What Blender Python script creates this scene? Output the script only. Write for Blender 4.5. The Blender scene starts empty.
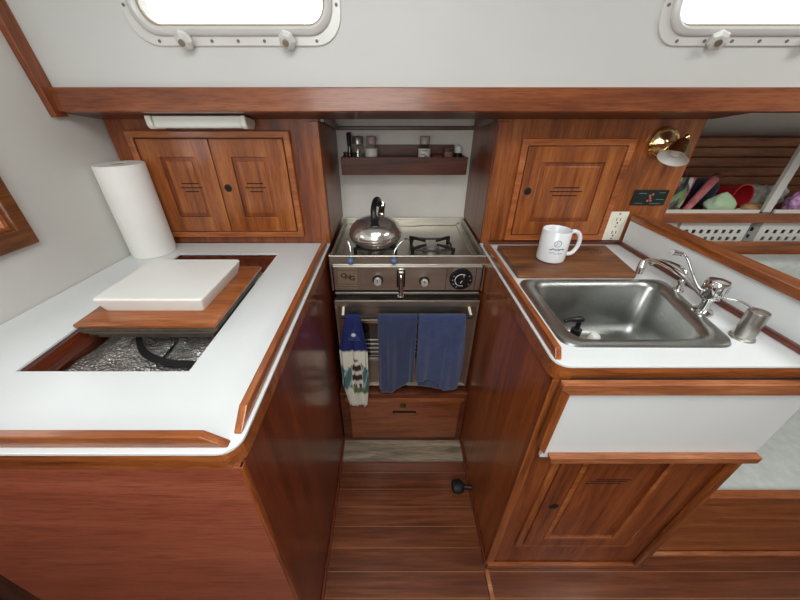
import bpy, bmesh, math, random
from mathutils import Vector, Matrix
random.seed(7)
PI = math.pi
S = bpy.context.scene
COL = S.collection

# ------------------------------------------------------------------ camera
cd = bpy.data.cameras.new('camera'); cam = bpy.data.objects.new('camera', cd); COL.objects.link(cam)
cd.sensor_width = 36; cd.lens = 320/800*36; cd.shift_x = 0.010; cd.clip_start = .02
cam.location = (0, 0, 1.33); cam.rotation_euler = (math.radians(90-31.6), 0, 0)
S.camera = cam

# ------------------------------------------------------------------ light
w = bpy.data.worlds.new('sky'); S.world = w; w.use_nodes = True
bg = w.node_tree.nodes['Background']; bg.inputs[0].default_value = (.96, .98, 1, 1); bg.inputs[1].default_value = 2.4
def area(name, loc, rot, sx, sy, power, col=(1, 1, 1)):
    l = bpy.data.lights.new(name, 'AREA'); l.shape = 'RECTANGLE'; l.size = sx; l.size_y = sy; l.energy = power; l.color = col
    o = bpy.data.objects.new(name, l); COL.objects.link(o); o.location = loc; o.rotation_euler = rot; return o
area('hatch_daylight', (.05, -.15, 1.93), (math.radians(8), 0, 0), .75, .7, 10, (.95, .985, 1))
area('companionway_daylight', (-.2, -1.15, 1.55), (math.radians(72), 0, 0), .9, .8, 11, (.97, .99, .985))
area('added_shelf_fill', (1.35, .15, 1.88), (0, math.radians(-6), 0), .5, .5, 9, (1, .99, .97))  # extra fill added to brighten the hull shelf; no opening in the ceiling here
S.view_settings.view_transform = 'Standard'; S.view_settings.look = 'None'
S.view_settings.gamma = 1; S.view_settings.use_curve_mapping = False
S.view_settings.exposure = 0.08

# ------------------------------------------------------------------ materials
def srgb(r, g, b):
    f = lambda c: (c/255/12.92 if c/255 <= .04045 else ((c/255+.055)/1.055)**2.4)
    return (f(r), f(g), f(b), 1)
def newmat(name):
    m = bpy.data.materials.new(name); m.use_nodes = True
    return m, m.node_tree, m.node_tree.nodes['Principled BSDF']
def coords(nt, scale=(1, 1, 1)):
    tc = nt.nodes.new('ShaderNodeTexCoord'); mp = nt.nodes.new('ShaderNodeMapping')
    mp.inputs['Scale'].default_value = scale
    nt.links.new(tc.outputs['Object'], mp.inputs[0]); return mp.outputs[0]
def noise(nt, vec, scale, detail=4, rough=.55, dist=0):
    n = nt.nodes.new('ShaderNodeTexNoise'); n.inputs['Scale'].default_value = scale
    n.inputs['Detail'].default_value = detail; n.inputs['Roughness'].default_value = rough
    n.inputs['Distortion'].default_value = dist
    nt.links.new(vec, n.inputs['Vector']); return n.outputs['Fac']
def ramp(nt, fac, stops):
    r = nt.nodes.new('ShaderNodeValToRGB')
    while len(r.color_ramp.elements) < len(stops): r.color_ramp.elements.new(.5)
    for e, (p, c) in zip(r.color_ramp.elements, stops): e.position = p; e.color = c
    nt.links.new(fac, r.inputs[0]); return r.outputs[0]
def bump(nt, b, h, strength, dist=.002):
    n = nt.nodes.new('ShaderNodeBump'); n.inputs['Strength'].default_value = strength; n.inputs['Distance'].default_value = dist
    nt.links.new(h, n.inputs['Height']); nt.links.new(n.outputs[0], b.inputs['Normal'])
def mixc(nt, fac, a, b, mode='MIX'):
    n = nt.nodes.new('ShaderNodeMix'); n.data_type = 'RGBA'; n.blend_type = mode
    if isinstance(fac, float): n.inputs[0].default_value = fac
    else: nt.links.new(fac, n.inputs[0])
    for i, v in ((6, a), (7, b)):
        if isinstance(v, tuple): n.inputs[i].default_value = v
        else: nt.links.new(v, n.inputs[i])
    return n.outputs[2]
def mth(nt, op, a, b=None):
    n = nt.nodes.new('ShaderNodeMath'); n.operation = op
    for i, v in enumerate((a, b)):
        if v is None: continue
        if isinstance(v, (int, float)): n.inputs[i].default_value = v
        else: nt.links.new(v, n.inputs[i])
    return n.outputs[0]

def wood(name, axis='x', dark=(108, 54, 25), mid=(155, 86, 41), light=(186, 114, 60), rough=.28, coat=.35, k=1.0):
    m, nt, b = newmat(name)
    sc = {'x': (1.2, 14, 14), 'y': (14, 1.2, 14), 'z': (14, 14, 1.2)}[axis]
    v = coords(nt, tuple(s*k for s in sc))
    f1 = noise(nt, v, 2.2, 5, .6, .6)
    sc2 = {'x': (12, 190, 190), 'y': (190, 12, 190), 'z': (190, 190, 12)}[axis]
    v2 = coords(nt, sc2); f2 = noise(nt, v2, 1.6, 3, .6)
    c1 = ramp(nt, f1, [(.28, srgb(*dark)), (.5, srgb(*mid)), (.74, srgb(*light))])
    c2 = ramp(nt, f2, [(.38, (.5, .43, .37, 1)), (.54, (1, 1, 1, 1))])
    nt.links.new(mixc(nt, .6, c1, c2, 'MULTIPLY'), b.inputs['Base Color'])
    b.inputs['Roughness'].default_value = rough
    b.inputs['Coat Weight'].default_value = coat; b.inputs['Coat Roughness'].default_value = .12
    bump(nt, b, f2, .12, .001)
    return m
def plain(name, col, rough=.5, metal=0, spec=None, var=.04, nscale=8, coat=0, bmp=0, bscale=60):
    m, nt, b = newmat(name)
    v = coords(nt); f = noise(nt, v, nscale, 3)
    c = srgb(*col); lo = tuple(x*(1-var) for x in c[:3])+(1,); hi = tuple(min(1, x*(1+var)) for x in c[:3])+(1,)
    nt.links.new(ramp(nt, f, [(.3, lo), (.7, hi)]), b.inputs['Base Color'])
    b.inputs['Roughness'].default_value = rough; b.inputs['Metallic'].default_value = metal
    b.inputs['Coat Weight'].default_value = coat
    if bmp: bump(nt, b, noise(nt, v, bscale, 3), bmp)
    return m
def brushed(name, col, rough=.3, axis='x', stren=.15):
    m, nt, b = newmat(name)
    sc = {'x': (2, 90, 90), 'y': (90, 2, 90), 'z': (90, 90, 2)}[axis]
    f = noise(nt, coords(nt, sc), 3, 3)
    g = noise(nt, coords(nt), 9, 3)
    c = srgb(*col)
    nt.links.new(ramp(nt, f, [(.3, tuple(x*.85 for x in c[:3])+(1,)), (.7, c)]), b.inputs['Base Color'])
    b.inputs['Metallic'].default_value = 1
    r = ramp(nt, g, [(.3, (rough*.8,)*3+(1,)), (.7, (rough*1.25,)*3+(1,))])
    nt.links.new(r, b.inputs['Roughness']); bump(nt, b, f, stren, .0005)
    return m

WX = wood('varnished_mahogany_across', 'x')
WY = wood('varnished_mahogany_deep', 'y')
WZ = wood('varnished_mahogany_upright', 'z')
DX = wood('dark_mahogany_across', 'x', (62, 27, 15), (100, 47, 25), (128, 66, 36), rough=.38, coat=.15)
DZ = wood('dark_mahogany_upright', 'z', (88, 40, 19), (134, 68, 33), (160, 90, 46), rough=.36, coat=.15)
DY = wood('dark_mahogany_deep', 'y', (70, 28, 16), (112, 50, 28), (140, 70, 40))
PX = wood('red_mahogany_panel', 'x', (138, 70, 48), (152, 80, 56), (166, 94, 68), rough=.42, coat=.25, k=.5)
MOULD = wood('bright_moulding', 'x', (126, 64, 30), (172, 98, 50), (200, 126, 72))
WORN = wood('worn_teak', 'x', (122, 66, 36), (168, 100, 58), (200, 146, 104), rough=.55, coat=0)
BEAMW = wood('beam_mahogany', 'x', (104, 52, 28), (140, 76, 42), (164, 98, 57))
BOARD = wood('cutting_board_wood', 'x', (76, 44, 26), (124, 78, 46), (158, 106, 68), rough=.5, coat=0)
GREYW = wood('weathered_wood', 'x', (92, 84, 74), (146, 132, 112), (196, 182, 156), rough=.5, coat=0)
LAM = plain('white_laminate', (226, 230, 229), .3, var=.015)
LAM2 = plain('cream_laminate', (225, 222, 210), .4, var=.02)
GEL = plain('white_gelcoat', (214, 214, 210), .45, var=.03, nscale=3)
WALL = plain('wall_laminate', (206, 204, 198), .5, var=.03, nscale=4)
PLASTIC = plain('white_plastic', (232, 232, 226), .35, var=.02)
CREAM = plain('ivory_plastic', (236, 232, 216), .4, var=.02)
PAPER = plain('paper_towel', (240, 238, 232), .9, var=.02, bmp=.4, bscale=130)
STEEL = brushed('brushed_steel', (202, 197, 186), .36)
STEELD = brushed('oven_steel', (176, 166, 150), .4)
SINKM = brushed('sink_steel', (166, 168, 164), .34, 'y', .05)
CHROME = plain('chrome', (222, 222, 220), .10, 1, var=.02)
PEWTER = brushed('satin_chrome', (190, 186, 180), .3, 'z')
KNOBM = plain('satin_knob', (206, 204, 196), .3, .5)
BRASS = plain('polished_brass', (230, 206, 156), .16, 1, var=.05)
BLACK = plain('black_plastic', (22, 22, 24), .35, var=.1)
IRON = plain('black_iron', (30, 28, 28), .5, .3, var=.2)
DARK = plain('dark_hole', (14, 9, 7), .8)
RUBBER = plain('black_rubber', (20, 20, 22), .6, bmp=.3)
GREYC = plain('grey_cushion_vinyl', (190, 196, 190), .7, var=.1, nscale=40, bmp=.3, bscale=90)
GASKET = plain('grey_gasket', (74, 66, 56), .6, var=.35, nscale=50, bmp=.5)
BLUEP = plain('blue_plastic', (86, 112, 148), .35)
MUGM = plain('glazed_white', (236, 238, 240), .15, var=.01, coat=.5)
INK = plain('grey_ink', (96, 100, 112), .6)
WINW = plain('aluminium_window_frame', (222, 221, 216), .35, .15, var=.04)
HULLG = plain('hull_liner_white', (206, 207, 205), .7, var=.05)
LOGOINK = plain('brown_ink', (60, 40, 26), .6)
TANP = plain('taupe_badge', (150, 130, 108), .4, .5)
GREENB = plain('green_black_panel', (22, 36, 32), .4, var=.3, nscale=30)
REDW = plain('red_white_mark', (190, 110, 96), .5)

def glassmat(name, tint=(1, 1, 1, 1), mixf=.1):
    m, nt, b = newmat(name)
    out = nt.nodes['Material Output']; t = nt.nodes.new('ShaderNodeBsdfTransparent'); t.inputs[0].default_value = tint
    g = nt.nodes.new('ShaderNodeBsdfGlossy'); g.inputs['Roughness'].default_value = .03
    mx = nt.nodes.new('ShaderNodeMixShader'); mx.inputs[0].default_value = mixf
    nt.links.new(t.outputs[0], mx.inputs[1]); nt.links.new(g.outputs[0], mx.inputs[2]); nt.links.new(mx.outputs[0], out.inputs[0])
    return m
GLASS = glassmat('clear_glass')
JARG = glassmat('jar_glass', (.9, .88, .85, 1), .18)
OVENG = plain('dark_oven_glass', (34, 24, 20), .08, 0, coat=1)

def foil():
    m, nt, b = newmat('silver_bubble_foil')
    v = coords(nt); vo = nt.nodes.new('ShaderNodeTexVoronoi'); vo.inputs['Scale'].default_value = 150
    nt.links.new(v, vo.inputs['Vector'])
    b.inputs['Metallic'].default_value = .7; b.inputs['Roughness'].default_value = .4
    nt.links.new(ramp(nt, noise(nt, v, 22, 4), [(.3, srgb(150, 144, 136)), (.7, srgb(226, 222, 216))]), b.inputs['Base Color'])
    bump(nt, b, mth(nt, 'ADD', vo.outputs['Distance'], mth(nt, 'MULTIPLY', noise(nt, v, 26, 3), 1.4)), .9, .006)
    return m
FOIL = foil()
def terry(name, col):
    m, nt, b = newmat(name); v = coords(nt)
    f = noise(nt, v, 260, 2, .7); g = noise(nt, v, 30, 3)
    c = srgb(*col)
    nt.links.new(ramp(nt, mth(nt, 'ADD', mth(nt, 'MULTIPLY', f, .6), mth(nt, 'MULTIPLY', g, .4)),
                      [(.3, tuple(x*.6 for x in c[:3])+(1,)), (.7, tuple(min(1, x*1.35) for x in c[:3])+(1,))]), b.inputs['Base Color'])
    b.inputs['Roughness'].default_value = .95; b.inputs['Sheen Weight'].default_value = .3
    bump(nt, b, f, .8, .003); return m
def attrmat(name, rough=.9, bmp=.5):
    m, nt, b = newmat(name); a = nt.nodes.new('ShaderNodeVertexColor'); a.layer_name = 'print'
    nt.links.new(a.outputs[0], b.inputs['Base Color']); b.inputs['Roughness'].default_value = rough
    bump(nt, b, noise(nt, coords(nt), 240, 2), bmp, .002); return m
PRINT = attrmat('printed_cloth'); PRINT2 = attrmat('printed_wrapper', .4, .2)
def floormat():
    m, nt, b = newmat('planked_sole')
    tc = nt.nodes.new('ShaderNodeTexCoord'); sp = nt.nodes.new('ShaderNodeSeparateXYZ'); nt.links.new(tc.outputs['Object'], sp.inputs[0])
    y = mth(nt, 'MULTIPLY', mth(nt, 'ADD', sp.outputs[1], 10.0+.002), 1/.067)
    fr = mth(nt, 'FRACT', y); fl = mth(nt, 'FLOOR', y)
    seam = mth(nt, 'LESS_THAN', fr, .028)
    v = coords(nt, (1.2, 18, 18)); f1 = noise(nt, v, 2.0, 5, .6, .5); f2 = noise(nt, coords(nt, (5, 140, 100)), 1.5, 3)
    c = ramp(nt, f1, [(.28, srgb(88, 44, 24)), (.5, srgb(116, 62, 34)), (.75, srgb(140, 80, 46))])
    c = mixc(nt, .6, c, ramp(nt, f2, [(.35, (.6, .55, .5, 1)), (.6, (1, 1, 1, 1))]), 'MULTIPLY')
    wn = nt.nodes.new('ShaderNodeTexWhiteNoise'); wn.noise_dimensions = '1D'; nt.links.new(fl, wn.inputs['W'])
    c = mixc(nt, 1.0, c, ramp(nt, wn.outputs[0], [(0, (.8, .78, .76, 1)), (1, (1.0, 1, 1, 1))]), 'MULTIPLY')
    nt.links.new(mixc(nt, seam, c, srgb(150, 100, 62)), b.inputs['Base Color'])
    b.inputs['Roughness'].default_value = .3; b.inputs['Coat Weight'].default_value = .3; b.inputs['Coat Roughness'].default_value = .2
    return m
FLOORM = floormat()
def slatmat():
    m, nt, b = newmat('hull_ceiling_battens')
    return m

# ------------------------------------------------------------------ geometry helpers
def BM(): return bmesh.new()
def box(bm, x0, x1, y0, y1, z0, z1, bev=0, seg=2, mi=0):
    r = bmesh.ops.create_cube(bm, size=1)
    vs = r['verts']
    for v in vs:
        v.co = Vector(((x0+x1)/2+v.co.x*(x1-x0), (y0+y1)/2+v.co.y*(y1-y0), (z0+z1)/2+v.co.z*(z1-z0)))
    fs = {f for v in vs for f in v.link_faces}
    for f in fs: f.material_index = mi
    if bev:
        es = list({e for f in fs for e in f.edges})
        bmesh.ops.bevel(bm, geom=es, offset=bev, segments=seg, affect='EDGES', profile=.5)
    return bm
def loft(bm, loops, close=True, cap0=False, cap1=False, mi=0):
    rows = [[bm.verts.new(p) for p in l] for l in loops]
    n = len(rows[0])
    for a, b in zip(rows, rows[1:]):
        for i in range(n if close else n-1):
            j = (i+1) % n
            try:
                f = bm.faces.new((a[i], a[j], b[j], b[i])); f.material_index = mi
            except ValueError: pass
    if cap0: f = bm.faces.new(rows[0][::-1]); f.material_index = mi
    if cap1: f = bm.faces.new(rows[-1]); f.material_index = mi
    return rows
def lathe(bm, prof, cx=0, cy=0, n=32, mi=0, mat=None, cap=True):
    """profile of (r, z) turned about the vertical; mat optional transform"""
    loops = []
    for r, z in prof:
        l = [Vector((r*math.cos(2*PI*i/n), r*math.sin(2*PI*i/n), z)) for i in range(n)]
        if mat: l = [mat @ p for p in l]
        loops.append([p+Vector((cx, cy, 0)) for p in l])
    loft(bm, loops, True, cap and prof[0][0] > 1e-5, cap and prof[-1][0] > 1e-5, mi)
def tube(bm, pts, rad, n=10, caps=True, mi=0):
    pts = [Vector(p) for p in pts]
    rad = rad if isinstance(rad, (list, tuple)) else [rad]*len(pts)
    loops = []; up = None
    for i, p in enumerate(pts):
        t = (pts[min(i+1, len(pts)-1)]-pts[max(i-1, 0)]).normalized()
        if up is None:
            up = Vector((0, 0, 1)) if abs(t.z) < .9 else Vector((1, 0, 0))
        a = t.cross(up).normalized(); b = a.cross(t).normalized(); up = b
        loops.append([p+rad[i]*(math.cos(2*PI*k/n)*a+math.sin(2*PI*k/n)*b) for k in range(n)])
    loft(bm, loops, True, caps, caps, mi)
def smooth_path(pts, k=6):
    P = [Vector(p) for p in pts]; out = []
    for i in range(len(P)-1):
        p0 = P[max(i-1, 0)]; p1 = P[i]; p2 = P[i+1]; p3 = P[min(i+2, len(P)-1)]
        for j in range(k):
            t = j/k
            out.append(.5*((2*p1)+(-p0+p2)*t+(2*p0-5*p1+4*p2-p3)*t*t+(-p0+3*p1-3*p2+p3)*t**3))
    out.append(P[-1]); return out
def cyl(bm, p0, p1, r0, r1=None, n=24, mi=0):
    tube(bm, [p0, p1], [r0, r0 if r1 is None else r1], n, True, mi)
def rrect(x0, x1, y0, y1, r, n=6):
    pts = []
    for cx, cy, a0 in ((x1-r, y1-r, 0), (x0+r, y1-r, 90), (x0+r, y0+r, 180), (x1-r, y0+r, 270)):
        for k in range(n+1):
            a = math.radians(a0+90*k/n); pts.append((cx+r*math.cos(a), cy+r*math.sin(a)))
    return pts
def rquad(corners, r, n=6):
    """rounded polygon of any quad, corners counter-clockwise"""
    pts = []; m = len(corners)
    for i in range(m):
        p = Vector(corners[i]); a = (Vector(corners[i-1])-p).normalized(); b = (Vector(corners[(i+1) % m])-p).normalized()
        for k in range(n+1):
            t = k/n; q0 = p+a*r; q1 = p+b*r
            pts.append(tuple((1-t)**2*q0+2*t*(1-t)*p+t*t*q1))
    return pts
def plate(bm, outer, holes, t0, t1, axis='z', f=None, mi=0):
    """flat plate with holes; outer/holes are 2D loops; thickness from t0 to t1 along axis"""
    def P(u, v, t): return Vector((u, v, t)) if axis == 'z' else Vector((u, t, v)) if axis == 'y' else Vector((t, u, v))
    faces = []
    for t in (t0, t1):
        es = []
        for l in [outer]+holes:
            vs = [bm.verts.new(P(u, v, t)) for u, v in l]
            es += [bm.edges.new((vs[i], vs[(i+1) % len(vs)])) for i in range(len(vs))]
        r = bmesh.ops.triangle_fill(bm, use_beauty=True, edges=es)
        faces.append(es)
    for a, b in zip(*faces):
        bm.faces.new((a.verts[0], a.verts[1], b.verts[1], b.verts[0]))
    bmesh.ops.recalc_face_normals(bm, faces=bm.faces[:])
    return bm
def extr(bm, poly, t0, t1, axis='y', mi=0):
    """extrude polygon (u, v) along axis"""
    def P(u, v, t): return Vector((u, v, t)) if axis == 'z' else Vector((u, t, v)) if axis == 'y' else Vector((t, u, v))
    loft(bm, [[P(u, v, t0) for u, v in poly], [P(u, v, t1) for u, v in poly]], True, True, True, mi)
    return bm
def wloc(o):
    p = Vector((0, 0, 0))
    while o: p += o.location; o = o.parent
    return p
def obj(name, bm, mat, parent=None, smooth=None, bevel=None, fix=True):
    """link a bmesh given in world coordinates as one mesh object under parent"""
    if fix: bmesh.ops.recalc_face_normals(bm, faces=bm.faces[:])
    xs = [v.co for v in bm.verts]
    mn = Vector([min(c[i] for c in xs) for i in range(3)]); mx = Vector([max(c[i] for c in xs) for i in range(3)])
    org = Vector(((mn.x+mx.x)/2, (mn.y+mx.y)/2, mn.z))
    for v in bm.verts: v.co -= org
    me = bpy.data.meshes.new(name); bm.to_mesh(me); bm.free()
    for m in (mat if isinstance(mat, (list, tuple)) else [mat]): me.materials.append(m)
    o = bpy.data.objects.new(name, me); COL.objects.link(o)
    if parent: o.parent = parent; o.location = org-wloc(parent)
    else: o.location = org
    if smooth is not None:
        for p in me.polygons: p.use_smooth = True
        me.set_sharp_from_angle(angle=math.radians(smooth))
    if bevel:
        md = o.modifiers.new('edge', 'BEVEL'); md.width = bevel; md.segments = 2; md.limit_method = 'ANGLE'; md.angle_limit = math.radians(35)
    return o
def tag(o, label, cat, group=None):
    o['label'] = label; o['category'] = cat
    if group: o['group'] = group
    return o
def thing(name, label, cat, loc, group=None):
    o = bpy.data.objects.new(name, None); COL.objects.link(o); o.location = loc; o.empty_display_size = .05
    return tag(o, label, cat, group)
def struct(name, bm, mat, parent=None, **k):
    o = obj(name, bm, mat, parent, **k)
    if not parent: o['kind'] = 'structure'
    return o
def paint(o, cols):
    a = o.data.color_attributes.new('print', 'FLOAT_COLOR', 'POINT')
    for i, c in enumerate(cols): a.data[i].color = c
def copy_tree(o, parent=None):
    c = o.copy(); COL.objects.link(c); c.parent = parent
    for ch in [x for x in COL.objects if x.parent == o]: copy_tree(ch, c)
    return c
def textmesh(name, s, size, mat, parent, mtx, ext=.0006):
    cu = bpy.data.curves.new(name, 'FONT'); cu.body = s; cu.size = size; cu.extrude = ext; cu.offset = .0007; cu.align_x = 'CENTER'; cu.align_y = 'CENTER'
    t = bpy.data.objects.new(name, cu); COL.objects.link(t)
    bpy.context.view_layer.update()
    me = bpy.data.meshes.new_from_object(t.evaluated_get(bpy.context.evaluated_depsgraph_get()))
    bpy.data.objects.remove(t); b = BM(); b.from_mesh(me); b.transform(mtx)
    return obj(name, b, mat, parent, fix=False)
def bx(*a, **k): return box(BM(), *a, **k)
FACE_Y = Matrix.Rotation(PI/2, 4, 'X')      # text facing the galley (towards -y)

# ------------------------------------------------------------------ setting
struct('floor', bx(-2, 3, -1.6, 1.7, -.05, 0), FLOORM)
def lean(z): return .957-(z-1.31)*.115      # the cabin side leans in as it rises
W1 = (-.592, -.112, 1.442, 1.73); W2 = (.592, 1.09, 1.442, 1.73)
def shear(bm, y0=0):
    for v in bm.verts: v.co.y += lean(v.co.z)
    return bm
b = BM(); plate(b, [(-.88, 1.31), (2.3, 1.31), (2.3, 1.9), (-.88, 1.9)],
      [rrect(W[0]+.04, W[1]-.04, W[2]+.032, W[3]-.032, .04) for W in (W1, W2)], 0, .03, 'y')
struct('wall_cabin_side', shear(b), GEL)
b = BM(); hatch = [(-.33, -.5), (.43, -.5), (.43, .2), (-.33, .2)]
plate(b, [(-.95, -1.6), (2.3, -1.6), (2.3, .93), (-.95, .93)], [hatch], 1.9, 1.95); struct('ceiling', b, GEL)
def wx(y): return -.872+(y-.577)*.053
def slantbox(y0, y1, z0, z1, t=.04):
    b = BM(); a, c = wx(y0), wx(y1)
    loft(b, [[(a-t, y0, z0), (a, y0, z0), (a, y0, z1), (a-t, y0, z1)], [(c-t, y1, z0), (c, y1, z0), (c, y1, z1), (c-t, y1, z1)]], True, True, True)
    return b
# left bulkhead with the small window opening
b = BM(); plate(b, [(-1.6, .905), (1.12, .905), (1.12, 1.9), (-1.6, 1.9)], [rrect(.30, .700, 1.085, 1.32, .004)], -.04, 0, 'x')
for v in b.verts: v.co.x += wx(v.co.y)
struct('wall_left', b, WALL)
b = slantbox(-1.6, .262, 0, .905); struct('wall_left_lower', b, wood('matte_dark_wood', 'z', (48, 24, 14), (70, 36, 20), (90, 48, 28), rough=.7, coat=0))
struct('wall_back', bx(-.95, 2.3, -1.65, -1.6, 0, 1.95), plain('back_bulkhead_white', (206, 203, 196), .6))
struct('wall_right', bx(2.3, 2.35, -1.6, 1.7, 0, 1.95), GEL)
# under-deck panel: wood in front of the cupboards, white liner further right
def deckz(y): return 1.3085-(y-.957)*.165
b = BM(); loft(b, [[(-.9, y, deckz(y)), (.93, y, deckz(y)), (.93, y, deckz(y)+.03), (-.9, y, deckz(y)+.03)] for y in (.962, 1.066)], True, True, True)
struct('trim_1', b, DX)
b = BM(); loft(b, [[(x, y, deckz(y)*1.0+.002), (x2, y, deckz(y)+.002), (x2, y, deckz(y)+.03), (x, y, deckz(y)+.03)] for x, x2, y in ((.932, 2.3, .962), (.932, 2.3, 1.62))], True, True, True)
b2 = b
loft(b2, [[(-.24, y, 1.302), (.35, y, 1.302), (.35, y, 1.32), (-.24, y, 1.32)] for y in (1.085, 1.42)], True, True, True)
box(b2, -1.0, 2.32, 1.0, 1.70, 1.345, 1.365)  # unseen slab added overhead to keep sky light out
struct('ceiling_underdeck', b2, HULLG)
struct('wall_light_seal', bx(-1.0, 2.32, 1.64, 1.66, 0, 1.344), DZ)  # unseen backing wall, added to stop sky light leaking past the cabinets
struct('wall_light_seal_left', bx(-.95, -.885, 1.125, 1.639, 0, 1.344), DZ)  # unseen too: the added light seal carried round the left end
# beam along the foot of the cabin side, and the upright in the corner
b = BM(); extr(b, [(.933, 1.312), (.957, 1.308), (.955, 1.364), (.936, 1.363)], -.856, 2.29, 'x')
struct('trim_2', b, BEAMW, bevel=.002)
b = BM()
loft(b, [[(-.857, lean(z)-.036, z), (-.838, lean(z)-.036, z), (-.838, lean(z), z), (-.857, lean(z), z)] for z in (1.3, 1.9)], True, True, True)
for v in b.verts: v.co.y = min(v.co.y, .957)
struct('trim_3', b, DZ, bevel=.002)
# recess back wall and hull side
struct('wall_recess', bx(-.26, .36, 1.393, 1.41, 0, 1.301), plain('recess_white', (230, 226, 218), .5))
b = BM()
for i in range(9):
    z = .955+i*.042; y = 1.6-i*.004
    box(b, .95, 2.29, y, y+.016, z, z+.036, .003)
box(b, .95, 2.29, 1.617, 1.63, 0, 1.36)
struct('wall_hull_battens', b, wood('batten_wood', 'x', (128, 76, 50), (164, 104, 70), (188, 128, 90), rough=.45, coat=0))

# portlights
def portlight(name, W, dogs):
    x0, x1, z0, z1 = W
    b = BM(); plate(b, rrect(x0, x1, z0, z1, .06), [rrect(x0+.035, x1-.035, z0+.03, z1-.03, .045)], -.006, .002, 'y'); shear(b)
    root = struct(name, b, WINW, smooth=35, bevel=.0015)
    def rr(d, y, r): return [(u, y, v) for u, v in rrect(x0+d, x1-d, z0+d, z1-d, r)]
    b = BM(); ls = [rr(.018, -.005, .055), rr(.017, -.009, .055), rr(.020, -.014, .052), rr(.029, -.016, .046), rr(.034, -.012, .04), rr(.034, .035, .04)]
    loft(b, ls, True); shear(b)
    obj('window_frame', b, WINW, root, smooth=50)
    b = BM(); loft(b, [rr(.0345, -.002, .039), rr(.039, -.003, .036), rr(.039, .004, .036), rr(.0345, .006, .039)], True); shear(b)
    obj('window_seal', b, plain('window_seal_beige', (176, 160, 140), .6), root, smooth=50)
    b = BM(); loft(b, [rr(.038, .001, .036), rr(.038, .004, .036)], True, True, True); shear(b)
    obj('glass', b, GLASS, root)
    for x in dogs:
        z = z0+.004; y = lean(z)+.006
        b = BM(); box(b, x-.012, x+.012, y-.022, y-.006, z-.004, z+.026, .004)
        d = obj('dog_latch', b, WINW, root, smooth=40)
        M = Matrix.Translation((x, y-.030, z+.003)) @ Matrix.Rotation(math.radians(122), 4, 'X') @ Matrix.Rotation(math.radians(-12 if x < 0 else -22), 4, 'Y')
        b = BM(); lathe(b, [(0, -.008), (.018, -.007), (.020, -.004), (.019, .002), (.013, .006), (.006, .007), (.006, .010), (0, .010)], n=7, mat=M)
        obj('latch_knob', b, WINW, d, smooth=25)
        b = BM(); lathe(b, [(.007, .0075), (.007, .0115), (0, .0115)], n=12, mat=M); obj('latch_pin', b, STEELD, d, smooth=40)
    n = 0
    for x in [x0+.06+i*(x1-x0-.12)/6 for i in range(7)]:
        z = z0+.009; y = lean(z)-.0075
        b = BM(); cyl(b, (x, y+.002, z), (x, y-.0006, z), .0032, n=10); obj('screw', b, plain('screw_grey', (110, 106, 100), .5), root)
    for x in (x0+.009, x1-.009):
        z = z0+.07; y = lean(z)-.0075
        b = BM(); cyl(b, (x, y+.002, z), (x, y-.0006, z), .0032, n=10); obj('screw', b, plain('screw_grey', (110, 106, 100), .5), root)
    return root
portlight('window_1', W1, (-.468, -.236)); portlight('window_2', W2, (.733, .955))
# small wood-framed window in the left bulkhead
b = BM(); plate(b, [(.255, 1.046), (.729, 1.046), (.729, 1.365), (.255, 1.365)], [[(.30, 1.085), (.700, 1.085), (.700, 1.32), (.30, 1.32)]], .0, .018, 'x')
for v in b.verts: v.co.x += wx(v.co.y)+.0005
win3 = struct('window_3', b, wood('window_trim_wood', 'y', (84, 46, 24), (112, 66, 36), (132, 84, 50)), bevel=.002)
b = BM(); plate(b, [(.3005, 1.0855), (.6995, 1.0855), (.6995, 1.3195), (.3005, 1.3195)], [[(.309, 1.094), (.691, 1.094), (.691, 1.311), (.309, 1.311)]], -.02, .004, 'x')
for v in b.verts: v.co.x += wx(v.co.y)
obj('window_stop', b, WORN, win3)
b = BM(); plate(b, [(.309, 1.094), (.691, 1.094), (.691, 1.311), (.309, 1.311)], [], -.016, -.012, 'x')
for v in b.verts: v.co.x += wx(v.co.y)
obj('glass', b, GLASS, win3)

# ------------------------------------------------------------------ left side: icebox cabinet and worktop
XL = -.222
t = thing('icebox_cabinet', 'dark red wooden cabinet under the white worktop with the open ice hatch', 'cabinet', (-.54, .65, 0))
obj('front_panel', bx(-.83, XL-.001, .273, .284, .0, .870), PX, t)
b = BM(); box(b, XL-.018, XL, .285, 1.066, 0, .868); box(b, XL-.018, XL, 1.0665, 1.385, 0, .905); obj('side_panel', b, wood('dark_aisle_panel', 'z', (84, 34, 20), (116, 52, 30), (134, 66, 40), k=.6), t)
obj('corner_post', bx(XL-.006, XL+.001, .2722, .2850, 0, .8700, bev=.002), DZ, t, smooth=40)
obj('end_stile', bx(-.93, -.8305, .264, .2845, 0, .868), wood('dark_stile_wood', 'z', (48, 24, 14), (70, 36, 20), (90, 48, 28), rough=.6, coat=0), t)  # matte dark wood stile at the cabinet's left end
# the ice well: a foil lined box below the hatch
b = BM()
HX0, HX1, HY0, HY1 = -.694, -.374, .433, .972
box(b, HX0-.02, HX1+.02, HY0-.02, HY1+.02, .765, .775)
iw = obj('ice_well_floor', b, FOIL, t)
for n_, a in (('ice_well_wall', (HX0-.014, HX0, HY0, HY1)), ('ice_well_wall', (HX1, HX1+.014, HY0, HY1)), ('ice_well_wall', (HX0, HX1, HY0-.014, HY0)), ('ice_well_wall', (HX0, HX1, HY1, HY1+.014))):
    obj(n_, bx(a[0], a[1], a[2], a[3], .776, .898), DY, t)
for a in ((HX0, HX0+.014), (HX1-.014, HX1)):
    obj('hatch_ledge', bx(a[0], a[1], HY0+.001, HY1-.001, .868, .884), DY, t)
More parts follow.
